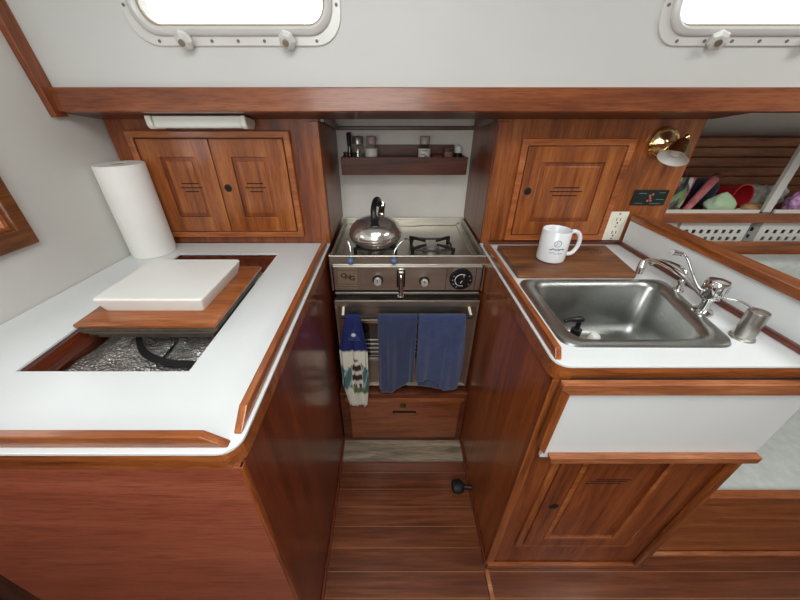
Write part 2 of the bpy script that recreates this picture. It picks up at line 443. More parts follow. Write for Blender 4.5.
# crumpled bubble foil sheets lying in the well
def foil_sheet(x0, x1, y0, y1, z, amp, seed, tilt=0):
    b = BM(); r = random.Random(seed); nx, ny = 26, 26
    ph = [r.uniform(0, 6) for _ in range(6)]
    def h(u, v): return amp*(math.sin(u*9+ph[0])*math.cos(v*7+ph[1])+.6*math.sin(u*17+v*13+ph[2])+.4*abs(math.sin(v*19+ph[3]+u*6)))
    loft(b, [[(x0+(x1-x0)*i/nx, y0+(y1-y0)*j/ny, z+tilt*(i/nx)+h(i/nx, j/ny)) for i in range(nx+1)] for j in range(ny+1)], False)
    return b
for i, a in enumerate(((-.69, -.512, .440, .72, .846, .004, 1, .0), (-.508, -.378, .44, .70, .846, .005, 5, .02), (-.69, -.378, .73, .965, .84, .004, 8, .0))):
    o = obj('foil_sheet', foil_sheet(*a), FOIL, t, smooth=180); o.modifiers.new('t', 'SOLIDIFY').thickness = .002
b = BM(); pts = smooth_path([(-.60, .62, .880), (-.575, .575, .875), (-.535, .53, .868), (-.47, .50, .868), (-.40, .49, .872)])
loft(b, [[(p.x-.001, p.y-.009, p.z), (p.x, p.y+.009, p.z), (p.x, p.y+.009, p.z+.003), (p.x-.001, p.y-.009, p.z+.003)] for p in pts], True, True, True)
obj('strap', b, RUBBER, t)

def rounded_corner_poly(x0, x1, y0, y1, r, corner='fr'):
    pts = []
    if corner == 'fr':
        for k in range(7):
            a = math.radians(-90+90*k/6); pts.append((x1-r+r*math.cos(a), y0+r+r*math.sin(a)))
        pts += [(x1, y1), (x0, y1), (x0, y0)]
    else:
        for k in range(7):
            a = math.radians(180+90*k/6); pts.append((x0+r+r*math.cos(a), y0+r+r*math.sin(a)))
        pts += [(x1, y0), (x1, y1), (x0, y1)]
    return pts
b = BM(); t = None
hole = [(HX0, HY0), (HX1, HY0), (HX1, HY1), (HX0, HY1)]
def ctop(z0, z1, grow=0):
    b = BM(); p = rounded_corner_poly(-.848, XL+.004+grow, .270-grow, 1.066, .032)
    p[-1] = (wx(.270)+.002, .270-grow); p[-2] = (wx(1.066)+.002, 1.066)
    return plate(b, p, [hole], z0, z1)
ct = obj('worktop', ctop(.9045, .91), LAM, None, bevel=.001)
tag(ct, 'white laminate worktop with the open ice hatch and the paper towel roll', 'worktop')
b = BM(); p = rounded_corner_poly(-.89, XL+.0025, .2705, 1.066, .030); plate(b, p, [[(-.80, .30), (XL-.03, .30), (XL-.03, 1.06), (-.80, 1.06)]], .8705, .904)
obj('edge_band', b, WX, ct, bevel=.001)
# fiddle rails with cut-away ends
b = BM(); extr(b, [(-.268, .911), (-.268, .935), (-.866, .935), (-.866, .911)], .278, .291, 'y')
for v in b.verts:
    if v.co.x > -.3: v.co.x += (.034 if v.co.z < .92 else 0)
obj('fiddle_rail', b, WX, ct, bevel=.002)
b = BM(); box(b, -.236, -.223, .300, 1.04, .911, .934)
for v in b.verts:
    if v.co.y < .5 and v.co.z > .92: v.co.y += .035
obj('fiddle_rail', b, WY, ct, bevel=.002)

# the ice hatch lid
t = thing('ice_hatch_cover', 'wood-framed ice hatch cover with a raised white slab, set back in its opening', 'hatch cover', (-.523, .683, .8845))
obj('gasket', bx(-.653, -.393, .562, .810, .8848, .898, .005), GASKET, t, smooth=40)
obj('gasket_bead', bx(-.663, -.381, .548, .821, .9085, .9115, .001), plain('tan_bead', (140, 118, 92), .6), t)
obj('gasket', bx(-.660, -.386, .553, .817, .8985, .908, .003), GASKET, t, smooth=40)
obj('gasket', bx(-.667, -.3745, .544, .825, .912, .926, .004), GASKET, t, smooth=40)
b = BM(); box(b, -.669, -.372, .542, .827, .9265, .935, .002); obj('wood_frame', b, WX, t, smooth=40)
b = BM(); loft(b, [[(u, v, z) for u, v in rrect(-.650+d, -.412-d, .588+d, .797-d, .007)] for d, z in ((.009, .9352), (.003, .953), (0, .966), (.001, .9685), (.003, .970))], True, True, True)
obj('white_slab', b, PLASTIC, t, smooth=28)

# paper towel roll
t = thing('paper_towel_roll', 'white paper towel roll standing in the left rear corner of the worktop', 'paper towels', (-.787, .99, .9105))
b = BM(); cx, cy = -.787, .99
pr = [(.021, .9108), (.062, .9108), (.0635, .915), (.0635, 1.178), (.062, 1.182), (.021, 1.182), (.0205, 1.172), (.0205, .915), (.021, .9108)]
loops = [[(cx+r*math.cos(2*PI*i/48), cy+r*math.sin(2*PI*i/48), z) for i in range(48)] for r, z in pr]; loft(b, loops, True)
bmesh.ops.remove_doubles(b, verts=b.verts[:], dist=1e-5)
obj('paper', b, PAPER, t, smooth=50)
b = BM(); loops = [[(cx+r*math.cos(2*PI*i/32), cy+r*math.sin(2*PI*i/32), z) for i in range(32)] for r, z in ((.0200, .912), (.0200, 1.1805), (.0180, 1.1805), (.0180, .912), (.0200, .912))]; loft(b, loops, True)
obj('cardboard_core', b, plain('cardboard', (166, 136, 100), .9), t, smooth=50)
_ = '''b = BM(); pts = [(cx+.0640*math.cos(a), cy+.0640*math.sin(a)) for a in [math.radians(-62+k*2) for k in range(14)]]
loft(b, [[(x, y, .9125) for x, y in pts], [(x, y, 1.188) for x, y in pts]], False); o = obj('loose_sheet', b, PAPER, t, smooth=60); o.modifiers.new('t', 'SOLIDIFY').thickness = .0006'''

# ------------------------------------------------------------------ upper cabinets
YC = 1.067
def door(parent, x0, x1, z0, z1, hx, hz, slots, y=YC, depth=.014, mat=WZ, stile=.055, grainless=None, hole_r=.0095, ring=False):
    """framed door standing proud of the face: frame, inset panel, finger hole, vent slots"""
    b = BM(); yf = y-depth; iz = stile
    plate(b, [(x0, z0), (x1, z0), (x1, z1), (x0, z1)], [[(x0+stile, z0+iz*.9), (x1-stile, z0+iz*.9), (x1-stile, z1-iz*.9), (x0+stile, z1-iz*.9)]], yf, y-.001, 'y')
    d = obj('door', b, mat, parent, bevel=.0015)
    b = BM(); box(b, x0+stile+.001, x1-stile-.001, yf+.006, y-.003, z0+iz*.9+.001, z1-iz*.9-.001)
    obj('door_panel', b, DZ if mat is WZ else mat, d)
    b = BM(); box(b, x0+stile+.012, x1-stile-.012, yf+.004, yf+.0063, z0+iz*.9+.012, z1-iz*.9-.012, .001); obj('raised_field', b, mat, d)
    if ring:
        b = BM(); q = iz*.9; g = .011
        plate(b, [(x0+stile-g, z0+q-g), (x1-stile+g, z0+q-g), (x1-stile+g, z1-q+g), (x0+stile-g, z1-q+g)], [[(x0+stile, z0+q), (x1-stile, z0+q), (x1-stile, z1-q), (x0+stile, z1-q)]], yf-.0014, yf-.0003, 'y')
        obj('panel_moulding', b, MOULD, d)
    b = BM()
    for sx0, sx1, sz in slots: box(b, sx0, sx1, yf+.0036, yf+.0042, sz-.0016, sz+.0016)
    obj('vent_slots', b, DARK, d)
    if hx is not None:
        b = BM(); cyl(b, (hx, yf+.002, hz), (hx, yf-.0006, hz), hole_r); obj('finger_hole', b, DARK, d)
        b = BM(); lathe(b, [(hole_r, -.0008), (hole_r+.002, -.0012), (hole_r+.0028, 0), (hole_r, .0005), (hole_r, -.0008)], n=24, cap=False, mat=Matrix.Translation((hx, yf, hz)) @ Matrix.Rotation(PI/2, 4, 'X')); obj('hole_rim', b, plain('dark_bronze', (70, 46, 28), .4, .6), d, smooth=50)
    return d
def moulding(parent, x0, x1, z0, z1, wd=.019, y=YC, mat=MOULD):
    b = BM(); plate(b, [(x0, z0), (x1, z0), (x1, z1), (x0, z1)], [[(x0+wd, z0+wd), (x1-wd, z0+wd), (x1-wd, z1-wd), (x0+wd, z1-wd)]], y-.016, y-.0005, 'y')
    o = obj('door_frame', b, mat, parent, bevel=.003); return o
t = thing('wall_cabinet', 'wooden wall cabinet with two vented doors behind the paper towel roll', 'cabinet', (-.53, 1.22, .9115))
obj('face_panel', bx(-.840, -.2165, YC+.001, YC+.015, .9115, 1.300), DZ, t)
b = BM(); box(b, -.232, -.2145, YC+.0155, 1.385, .9115, 1.301); obj('side_panel', b, DZ, t)
obj('corner_strip', bx(-.243, -.2145, YC-.007, YC-.0005, .9115, 1.286, .002), WZ, t)
moulding(t, -.784, -.302, .937, 1.262)
door(t, -.761, -.547, .958, 1.240, None, None, [(-.667, -.613, 1.113), (-.675, -.604, 1.1), (-.662, -.618, 1.088)])
door(t, -.544, -.325, .958, 1.240, -.521, 1.1, [(-.46, -.409, 1.113), (-.468, -.401, 1.1), (-.455, -.414, 1.088)])
t = thing('wall_cabinet', 'wooden wall cabinet with one vented door above the cutting board', 'cabinet', (.62, 1.22, .9115))
obj('face_panel', bx(.315, .918, YC+.001, YC+.015, .9115, 1.300), WZ, t)
obj('side_panel', bx(.313, .330, YC+.0155, 1.385, .9115, 1.301), DZ, t)
obj('end_panel', bx(.903, .918, YC+.0155, 1.59, .85, 1.21), DZ, t)
obj('corner_strip', bx(.313, .342, YC-.007, YC-.0005, .9115, 1.286, .002), WZ, t)
moulding(t, .388, .726, .925, 1.241)
door(t, .410, .704, .946, 1.220, .4335, 1.090, [(.517, .597, 1.1), (.506, .610, 1.088), (.517, .597, 1.0755)], stile=.05)

# ------------------------------------------------------------------ stove recess
t = thing('recess_trim', 'dark wooden rail frame hung round the top of the stove recess', 'rail', (.05, 1.2, 1.245))
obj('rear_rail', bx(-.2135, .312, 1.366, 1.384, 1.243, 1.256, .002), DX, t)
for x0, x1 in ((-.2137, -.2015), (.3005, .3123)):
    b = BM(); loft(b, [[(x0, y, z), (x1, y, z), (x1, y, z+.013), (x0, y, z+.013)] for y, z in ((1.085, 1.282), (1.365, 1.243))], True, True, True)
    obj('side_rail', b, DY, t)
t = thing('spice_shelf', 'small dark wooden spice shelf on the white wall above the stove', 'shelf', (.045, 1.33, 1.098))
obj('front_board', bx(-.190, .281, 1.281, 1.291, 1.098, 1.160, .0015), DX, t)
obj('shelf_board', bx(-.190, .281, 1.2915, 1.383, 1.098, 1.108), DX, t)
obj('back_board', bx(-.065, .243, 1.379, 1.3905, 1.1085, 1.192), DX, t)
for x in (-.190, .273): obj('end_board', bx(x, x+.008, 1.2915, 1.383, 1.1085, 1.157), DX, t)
SZ = 1.1082
def jar(label, x, y, h, r, lid, glassm, content=None, labelcol=None, square=False):
    t = thing('spice_jar', label, 'jar', (x, y, SZ), 'spice jars on the shelf over the stove')
    b = BM(); lathe(b, [(r*.92, SZ+.0002), (r, SZ+.004), (r, SZ+h*.68), (r*.72, SZ+h*.78)], x, y, 20); obj('jar_body', b, glassm, t, smooth=50)
    b = BM(); lathe(b, [(r*.78, SZ+h*.785), (r*.8, SZ+h*.98), (r*.7, SZ+h)], x, y, 20); obj('lid', b, lid, t, smooth=50)
    if content: b = BM(); lathe(b, [(r*.85, SZ+.005), (r*.88, SZ+h*.5), (r*.3, SZ+h*.55)], x, y, 16); obj('contents', b, content, t, smooth=50)
    if labelcol:
        b = BM(); loft(b, [[(x+(r+.0006)*math.cos(a), y+(r+.0006)*math.sin(a), z) for a in [math.radians(-170+k*10) for k in range(17)]] for z in (SZ+h*.30, SZ+h*.66)], False)
        obj('paper_label', b, labelcol, t, smooth=60)
    return t
green = plain('dried_herb', (84, 96, 62), .9, var=.4, nscale=120); redsp = plain('red_spice', (120, 44, 34), .9, var=.3, nscale=100)
silver = plain('tin_lid', (170, 172, 164), .3, .8)
jar('green spice jar with a silver lid, second from the left on the shelf', -.128, 1.325, .118, .026, silver, JARG, green)
jar('spice jar with a plain white label and pinkish top', -.078, 1.325, .118, .023, plain('pink_cap', (176, 152, 148), .4), JARG, redsp, PLASTIC)
j = jar('lone spice jar with a dark-printed white label at mid shelf', .122, 1.325, .118, .023, plain('clear_cap', (170, 160, 150), .3), JARG, redsp, PLASTIC)
b = BM()
for k, (dx, dz, wd) in enumerate(((-.006, .058, .014), (.003, .052, .012), (-.004, .046, .018), (0, .070, .020))):
    a0 = -PI/2+dx/.024
    loft(b, [[(.122+.0243*math.cos(a0+(i-2)*wd/4/.024), 1.325+.0243*math.sin(a0+(i-2)*wd/4/.024), SZ+dz+z) for i in range(5)] for z in (0, .0028)], False)
obj('label_print', b, BLACK, j)
t = thing('bottle', 'tall thin dark bottle at the left end of the spice shelf', 'bottle', (-.163, 1.35, SZ))
b = BM(); lathe(b, [(.012, SZ+.0002), (.013, SZ+.05), (.008, SZ+.07), (.0065, SZ+.082)], -.163, 1.35, 16); obj('bottle_body', b, plain('dark_glass', (24, 16, 12), .1, coat=1), t, smooth=50)
b = BM(); lathe(b, [(.008, SZ+.0825), (.009, SZ+.125), (.006, SZ+.129)], -.163, 1.35, 14); obj('cap', b, IRON, t, smooth=50)
b = BM(); cyl(b, (-.172, 1.312, SZ), (-.172, 1.312, SZ+.066), .011, n=16); tag(obj('spice_bottle', b, plain('maroon_bottle', (70, 26, 22), .3, coat=.5), smooth=50), 'short maroon bottle in the left corner of the spice shelf', 'bottle')
b = BM(); box(b, .153, .190, 1.30, 1.345, SZ, SZ+.056, .004); tag(obj('sachet_box', b, plain('maroon_card', (120, 36, 30), .6), smooth=40), 'low dark red box beside the printed-label spice jar', 'box')
t = thing('spice_tin', 'little tan and brown patterned tin on the right of the spice shelf', 'tin', (.212, 1.325, SZ))
b = BM(); box(b, .197, .228, 1.307, 1.342, SZ+.0002, SZ+.068, .003); obj('tin_body', b, plain('tan_print', (130, 96, 66), .5, var=.6, nscale=70), t, smooth=40)
b = BM(); box(b, .195, .230, 1.305, 1.344, SZ+.0685, SZ+.076, .002); obj('lid', b, plain('brown_lid', (74, 52, 30), .4), t, smooth=40)
t = thing('shaker', 'small black shaker with a round white top on the spice shelf', 'shaker', (.250, 1.325, SZ))
b = BM(); lathe(b, [(.015, SZ+.0002), (.016, SZ+.058), (.012, SZ+.062)], .250, 1.325, 20); obj('shaker_body', b, BLACK, t, smooth=50)
b = BM(); lathe(b, [(.0125, SZ+.0622), (.0145, SZ+.070), (.012, SZ+.083), (.005, SZ+.088), (0, SZ+.0885)], .250, 1.325, 20); obj('top', b, PLASTIC, t, smooth=50)

# ------------------------------------------------------------------ fluorescent light under the deck
t = thing('cabin_light', 'slim white strip light mounted under the beam above the two-door cabinet', 'light', (-.516, 1.0, 1.268))
b = BM(); extr(b, [(.980, 1.277), (.984, 1.272), (1.030, 1.269), (1.042, 1.278), (1.042, 1.290), (.980, 1.302)], -.641, -.406, 'x'); obj('diffuser', b, plain('frosted_diffuser', (222, 222, 214), .35), t, bevel=.003)
for x0, x1 in ((-.658, -.6415), (-.4055, -.391)):
    b = BM(); extr(b, [(.976, 1.279), (.984, 1.270), (1.032, 1.267), (1.046, 1.278), (1.046, 1.290), (.976, 1.303)], x0, x1, 'x'); obj('end_cap', b, LAM2, t, bevel=.003)

# ------------------------------------------------------------------ stove
SX0, SX1, SY0, SY1 = -.206, .312, .978, 1.386
t = thing('stove', 'stainless two-burner gas stove with an oven in the narrow recess', 'stove', (.053, 1.18, .30))
obj('body', bx(SX0+.006, SX1-.006, SY0+.012, SY1-.002, .305, .862), STEELD, t)
obj('cooktop', bx(SX0+.002, SX1-.002, SY0+.002, SY1, .863, .869, .001), STEEL, t)
# rails around the top
b = BM(); box(b, SX0, SX1, SY1-.010, SY1-.002, .870, .902, .001); obj('back_rail', b, STEEL, t)
b = BM(); box(b, SX0+.12, SX1-.20, SY1-.018, SY1-.0105, .870, .894, .001); obj('back_plate', b, STEEL, t)
for x0 in (SX0, SX1-.006): obj('side_rail', bx(x0, x0+.006, SY0+.012, SY1-.011, .870, .902, .001), STEEL, t)
for x0 in (SX0+.016, SX1-.030): obj('side_step', bx(x0, x0+.014, SY0+.012, SY1-.02, .8695, .878, .001), STEEL, t)
b = BM(); box(b, SX0-.002, SX1+.002, SY0-.004, SY0+.004, .872, .902, .0015); tube(b, [(SX0-.002, SY0-.004, .901), (SX1+.002, SY0-.004, .901)], .0035, 10); obj('front_rail', b, STEEL, t)
for x in (SX0-.003, SX1-.003): obj('corner_post', bx(x, x+.006, SY0-.006, SY0+.011, .770, .905, .001), STEEL, t)
# control panel
obj('control_panel', bx(SX0+.006, SX1-.006, SY0-.004, SY0+.010, .772, .866, .0015), STEEL, t)
b = BM(); box(b, SX0+.008, SX1-.008, SY0-.010, SY0-.0045, .858, .8655, .0015); obj('panel_lip', b, STEEL, t)
bp = obj('badge', bx(-.186, -.118, SY0-.0062, SY0-.0045, .778, .856, .0008), TANP, t)
b = BM()
for z in (.796, .787, .8485): obj('badge_line', bx(-.183, -.121, SY0-.0068, SY0-.0063, z, z+.0012), LOGOINK, bp)
b = BM()
for i, ch in enumerate('CNG'):
    textmesh('badge_letter', ch, .024, LOGOINK, bp, Matrix.Translation((-.165+i*.0145, SY0-.0066, .829-i*.005)) @ FACE_Y @ Matrix.Scale(1.15, 4, (1, 0, 0)), .0004)
def mknob(x, z, r):
    k = BM(); M = Matrix.Translation((x, SY0-.0045, z)) @ Matrix.Rotation(PI/2, 4, 'X')
    lathe(k, [(r, 0), (r, .004), (r*.93, .006), (0, .006)], n=28, mat=M); kn = obj('knob', k, IRON, t, smooth=40)
    k = BM(); lathe(k, [(r*.72, .0065), (r*.72, .018), (r*.66, .020), (0, .020)], n=28, mat=M); obj('knob_cap', k, KNOBM, kn, smooth=30)
    k = BM(); box(k, x-.0012, x+.0012, SY0-.0258, SY0-.0246, z+.001, z+r*.6); obj('pointer', k, IRON, kn)
mknob(-.049, .812, .0185); mknob(.111, .808, .0175)
M = Matrix.Translation((.236, SY0-.0045, .817)) @ Matrix.Rotation(PI/2, 4, 'X')
k = BM(); lathe(k, [(.039, 0), (.039, .008), (.037, .011), (0, .011)], n=40, mat=M); kn = obj('oven_dial', k, BLACK, t, smooth=40)
k = BM(); lathe(k, [(.013, .0115), (.011, .024), (0, .024)], n=20, mat=M); obj('dial_grip', k, BLACK, kn, smooth=40)
k = BM()
arc = [(.236+.022*math.cos(math.radians(a)), SY0-.0162, .817+.022*math.sin(math.radians(a))) for a in range(60, 290, 12)]; tube(k, arc, .0011, 6)
tube(k, [(.243, SY0-.0162, .817), (.243, SY0-.0162, .836)], .0011, 6)
tube(k, [(.236, SY0-.029, .822), (.230, SY0-.029, .812)], .001, 6)
for a in (0, 30, 150, 180, 210, 240, 330):
    c_, s_ = math.cos(math.radians(a)), math.sin(math.radians(a)); tube(k, [(.236+.028*c_, SY0-.0162, .817+.028*s_), (.236+.032*c_, SY0-.0162, .817+.032*s_)], .0008, 5)
obj('dial_marks', k, PLASTIC, kn)
obj('panel_seam', bx(.185, .1868, SY0-.0052, SY0-.0042, .776, .857), LOGOINK, t)
obj('panel_seam', bx(.285, .2868, SY0-.0052, SY0-.0042, .776, .857), LOGOINK, t)
# latch in the middle of the panel
lt = obj('latch', bx(.016, .045, SY0-.0065, SY0-.0045, .784, .850, .001), IRON, t)
b = BM(); tube(b, smooth_path([(.0305, SY0-.016, .842), (.0305, SY0-.022, .825), (.0305, SY0-.020, .800), (.0305, SY0-.018, .775), (.0305, SY0-.016, .758)]), .0085, 10)
lathe(b, [(0, -.006), (.009, -.004), (.009, .004), (0, .006)], n=14, mat=Matrix.Translation((.0305, SY0-.017, .845)))
box(b, .019, .042, SY0-.016, SY0-.007, .748, .756, .002); obj('latch_lever', b, CHROME, lt, smooth=50)
# front bars and oven door
obj('vent_bar', bx(SX0+.006, SX1-.006, SY0-.008, SY0+.008, .757, .764, .001), STEEL, t)
obj('vent_gap', bx(SX0+.008, SX1-.008, SY0+.002, SY0+.010, .742, .7715), DARK, t)
DY0 = .958
od = obj('oven_door', (lambda b: plate(b, [(SX0+.004, .322), (SX1-.004, .322), (SX1-.004, .738), (SX0+.004, .738)], [[(-.115, .47), (.215, .47), (.215, .645), (-.115, .645)]], DY0, SY0+.006, 'y'))(BM()), STEELD, t, bevel=.002)
obj('door_top_strip', bx(SX0+.004, SX1-.004, DY0-.006, DY0-.0005, .716, .741, .001), STEEL, od)
for x0 in (SX0+.004, SX1-.012): obj('door_edge', bx(x0, x0+.008, DY0-.006, DY0-.0005, .330, .715, .001), STEEL, od)
obj('door_edge', bx(SX0+.004, SX1-.004, DY0-.006, DY0-.0005, .322, .3295, .001), STEEL, od)
obj('oven_window', bx(-.1145, .2145, DY0+.006, DY0+.009, .4705, .6445), OVENG, od)
b = BM(); plate(b, [(-.125, .46), (.225, .46), (.225, .655), (-.125, .655)], [[(-.113, .472), (.213, .472), (.213, .643), (-.113, .643)]], DY0-.004, DY0-.0005, 'y'); obj('window_bezel', b, STEEL, od)
b = BM()
for z in (.50, .52, .54, .56): tube(b, [(-.11, DY0+.0035, z), (.21, DY0+.0035, z)], .0012, 6)
obj('rack_bars', b, STEELD, od)
HY = .920; HZ = .695
b = BM(); tube(b, [(-.178, HY, HZ), (.283, HY, HZ)], .006, 12); hd = obj('handle', b, IRON, od, smooth=50)
for x in (-.172, .277):
    b = BM(); tube(b, [(x, HY+.003, HZ), (x+(.0 if x < 0 else -.004), DY0-.006, .715)], .005, 8); obj('handle_bracket', b, CREAM, hd, smooth=50)
b = BM(); tube(b, smooth_path([(.036, .950, .328), (.036, .944, .318), (.044, .942, .313), (.056, .942, .313), (.060, .946, .318), (.060, .950, .328)]), .0035, 8); obj('broiler_pull', b, IRON, t, smooth=50)
# burners
def burner(x, y):
    b = BM(); lathe(b, [(.062, .8695), (.060, .8715), (.040, .8700), (.030, .8705), (.030, .880), (.026, .884)], x, y, 32); bo = obj('burner', b, STEEL, t, smooth=40)
    b = BM(); lathe(b, [(.027, .8845), (.028, .888), (.022, .891), (0, .892)], x, y, 24); obj('burner_cap', b, plain('worn_cap', (196, 192, 186), .35, .7), bo, smooth=40)
    b = BM()
    for k in range(4):
        a = PI/4+k*PI/2; c_, s_ = math.cos(a), math.sin(a)
        tube(b, [(x+.098*c_, y+.082*s_, .871), (x+.100*c_, y+.084*s_, .8975), (x+.070*c_, y+.058*s_, .900), (x+.028*c_, y+.024*s_, .899)], [.006, .0085, .006, .004], 6)
    for s_ in (-1, 1):
        tube(b, [(x-.062, y+s_*.052, .896), (x, y+s_*.060, .892), (x+.062, y+s_*.052, .896)], .0042, 6)
        tube(b, [(x+s_*.062, y-.052, .896), (x+s_*.072, y, .892), (x+s_*.062, y+.052, .896)], .0042, 6)
    obj('pan_grate', b, IRON, t, smooth=40)
burner(-.058, 1.10); burner(.142, 1.095)
# pot clamps: chrome arms on the front rail with blue ends
for x, dx in ((-.136, -.014), (.006, .042)):
    b = BM(); tube(b, smooth_path([(x, SY0-.006, .893), (x+dx*.1, SY0+.012, .915), (x+dx*.8, SY0+.030, .945), (x+dx*1.2, SY0+.055, .935)]), .0028, 8); pc = obj('pot_clamp', b, CHROME, t, smooth=50)
    b = BM(); lathe(b, [(0, -.011), (.008, -.010), (.0115, -.004), (.0115, .004), (.008, .010), (0, .011)], n=18, mat=Matrix.Translation((x, SY0-.018, .889)) @ Matrix.Rotation(PI/2, 4, 'X')); obj('clamp_knob', b, BLUEP, pc, smooth=60)

# kettle
KX, KY, KZ = -.058, 1.083, .9065
KETM = plain('polished_kettle_steel', (226, 224, 220), .17, .92)
t = thing('kettle', 'polished steel whistling kettle with a black arched handle on the left burner', 'kettle', (KX, KY, KZ))
b = BM(); lathe(b, [(0, KZ), (.066, KZ), (.074, KZ+.003), (.083, KZ+.010), (.0895, KZ+.022), (.0915, KZ+.031), (.0905, KZ+.034)], KX, KY, 56); obj('body', b, KETM, t, smooth=50)
b = BM(); lathe(b, [(.0915, KZ+.0342), (.0915, KZ+.037), (.0885, KZ+.050), (.080, KZ+.065), (.066, KZ+.078), (.048, KZ+.087), (.028, KZ+.092), (.012, KZ+.0935), (0, KZ+.094)], KX, KY, 56); obj('dome', b, KETM, t, smooth=50)
pts = smooth_path([(KX+.002, KY-.055, KZ+.082), (KX+.000, KY-.060, KZ+.105), (KX-.002, KY-.050, KZ+.128), (KX+.002, KY-.022, KZ+.148), (KX+.008, KY+.010, KZ+.150), (KX+.012, KY+.036, KZ+.136), (KX+.012, KY+.044, KZ+.118)])
b = BM(); loops = []
for i, p in enumerate(pts):
    q = pts[min(i+1, len(pts)-1)]-pts[max(i-1, 0)]; q.normalize(); a = Vector((1, 0, 0)); c = q.cross(a).normalized()
    wdt = .0115 if i < 8 else .0095
    loops.append([p+wdt*math.cos(2*PI*k/12)*a+.0075*math.sin(2*PI*k/12)*c for k in range(12)])
loft(b, loops, True, True, True); hn = obj('handle', b, BLACK, t, smooth=60)
b = BM(); box(b, KX-.014, KX+.017, KY-.066, KY-.048, KZ+.067, KZ+.083, .004); obj('handle_base', b, BLACK, hn, smooth=50)
b = BM(); tube(b, smooth_path([(KX+.018, KY+.052, KZ+.070), (KX+.020, KY+.064, KZ+.090), (KX+.022, KY+.078, KZ+.106)]), [.013]*6+[.012]*6+[.011], 14); sp = obj('spout', b, CHROME, t, smooth=60)
b = BM(); tube(b, [(KX+.022, KY+.076, KZ+.1065), (KX+.023, KY+.082, KZ+.118)], .0125, 14); tube(b, [(KX+.022, KY+.070, KZ+.116), (KX+.018, KY+.050, KZ+.128)], .004, 8); obj('spout_cap', b, CHROME, sp, smooth=40)

# towels on the oven handle
def cloth(name, xa, xb, ztop, zbot_f, zback, ycol, mat, parent=None, seed=1, amp=.006, nx=36, widen=None, yfront=None, colf=None, nf=3):
    """draped over the oven handle; xa, xb: edges as functions of the fraction down the front"""
    r = random.Random(seed); ph = [r.uniform(0, 6) for _ in range(5)]; rows = []; uv = []
    R = .0095; ns = 44
    for j in range(8):                       # back flap going up
        s = j/8; rows.append(('b', zback+(HZ-zback)*s))
    for j in range(7): rows.append(('o', PI-PI*j/6))
    for j in range(1, ns+1): rows.append(('f', j/ns))
    loops = []
    for kind, s in rows:
        l = []; ul = []
        for i in range(nx+1):
            u = i/nx
            if kind == 'b': x0, x1 = xa(0), xb(0); x = x0+(x1-x0)*u; p = (x, HY+R, s); v = 0
            elif kind == 'o': x0, x1 = xa(0), xb(0); x = x0+(x1-x0)*u; p = (x, HY+R*-math.cos(s-0)*-1 if False else HY-R*math.cos(PI-s)*-1, HZ+R*math.sin(s)); v = 0
            else:
                x0, x1 = xa(s), xb(s); x = x0+(x1-x0)*u; zb = zbot_f(u); z = HZ+(zb-HZ)*s
                w_ = amp*min(1, s*2.2)*(math.sin(u*PI*2*nf+ph[0]+s*1.2)+.5*math.sin(u*PI*2*(nf+2.3)+ph[1]-s*1.5))
                p = (x+.3*w_, HY-R-.002*s*3+min(w_, .004)-.002, z); v = s
            l.append(p); ul.append((u, v))
        loops.append(l); uv.append(ul)
    b = BM(); grid = loft(b, loops, False)
    o = obj(name, b, mat, parent, smooth=180)
    if colf: paint(o, [colf(u, v) for ul in uv for u, v in ul])
    md = o.modifiers.new('thick', 'SOLIDIFY'); md.thickness = .0035; md.offset = 0
    return o
T1 = terry('blue_terry', (44, 54, 88)); T2 = terry('slate_blue_terry', (56, 68, 108))
o = cloth('hand_towel', lambda s: -.050-.004*s, lambda s: .0885-.004*s, .69, lambda u: .372-.03*math.sin(min(1, u*1.1)*PI*.9+.4)*(1 if u < .8 else .9)+.05*max(0, u-.35), .50, None, T1, seed=3, amp=.009, nf=1.3)
tag(o, 'dark blue terry towel hanging in the middle of the oven handle', 'towel', 'blue towels on the oven handle')
o = cloth('hand_towel', lambda s: .093+.002*s, lambda s: .256+.008*math.sin(s*3), .69, lambda u: .392+.022*math.sin(u*5+.5)-.02*u, .47, None, T2, seed=9, amp=.009, nf=1.6)
tag(o, 'lighter blue terry towel, rightmost on the oven handle', 'towel', 'blue towels on the oven handle')
# its longer back layer shows below
b = BM(); n = 24
loft(b, [[(.103+.150*i/n-.01*s*abs(i/n-.5)*0, HY-.0068+.0015*math.sin(i*.9), .50-(.50-(.348+.012*math.cos(i/n*PI*1.1)))*s) for i in range(n+1)] for s in [k/16 for k in range(17)]], False)
for v in b.verts: v.co.y += .004
bl = obj('under_layer', b, T2, o, smooth=180); bl.modifiers.new('t', 'SOLIDIFY').thickness = .002

def lighthouse(u, v):
    Wt = srgb(216, 212, 196); navy = srgb(20, 34, 92); teal = srgb(76, 110, 112); dk = srgb(66, 34, 32); grn = srgb(96, 112, 78); pale = srgb(170, 184, 178)
    if v < .33: return navy
    q = (v-.33)/.67
    c = Wt
    if q > .24+.05*math.sin(u*8) and q < .66+.04*math.sin(u*6+2): c = teal if math.sin(u*23+q*19) > -.8 else pale
    tw = .13+.13*max(0, q-.1)
    if abs(u-.55) < tw+.015 and .08 < q < .72:
        c = Wt
        if abs(u-.55) < tw:
            if .12 < q < .17: c = dk if abs(u-.55) < (q-.10)*1.6 else Wt
            elif .22 < q < .33: c = dk
            elif .42 < q < .50: c = dk
            elif .56 < q < .64: c = dk if math.sin(u*60) > -.2 else Wt
    if .64 < q < .74 and u > .35: c = grn
    return c
def la(s): return -.160-.036*min(1, s/.33)**.8 if s < .33 else -.196+.024*max(0, (s-.72)/.28)
def lb(s): return -.112+.024*min(1, s/.33)**.8 if s < .33 else -.088-.012*max(0, (s-.72)/.28)
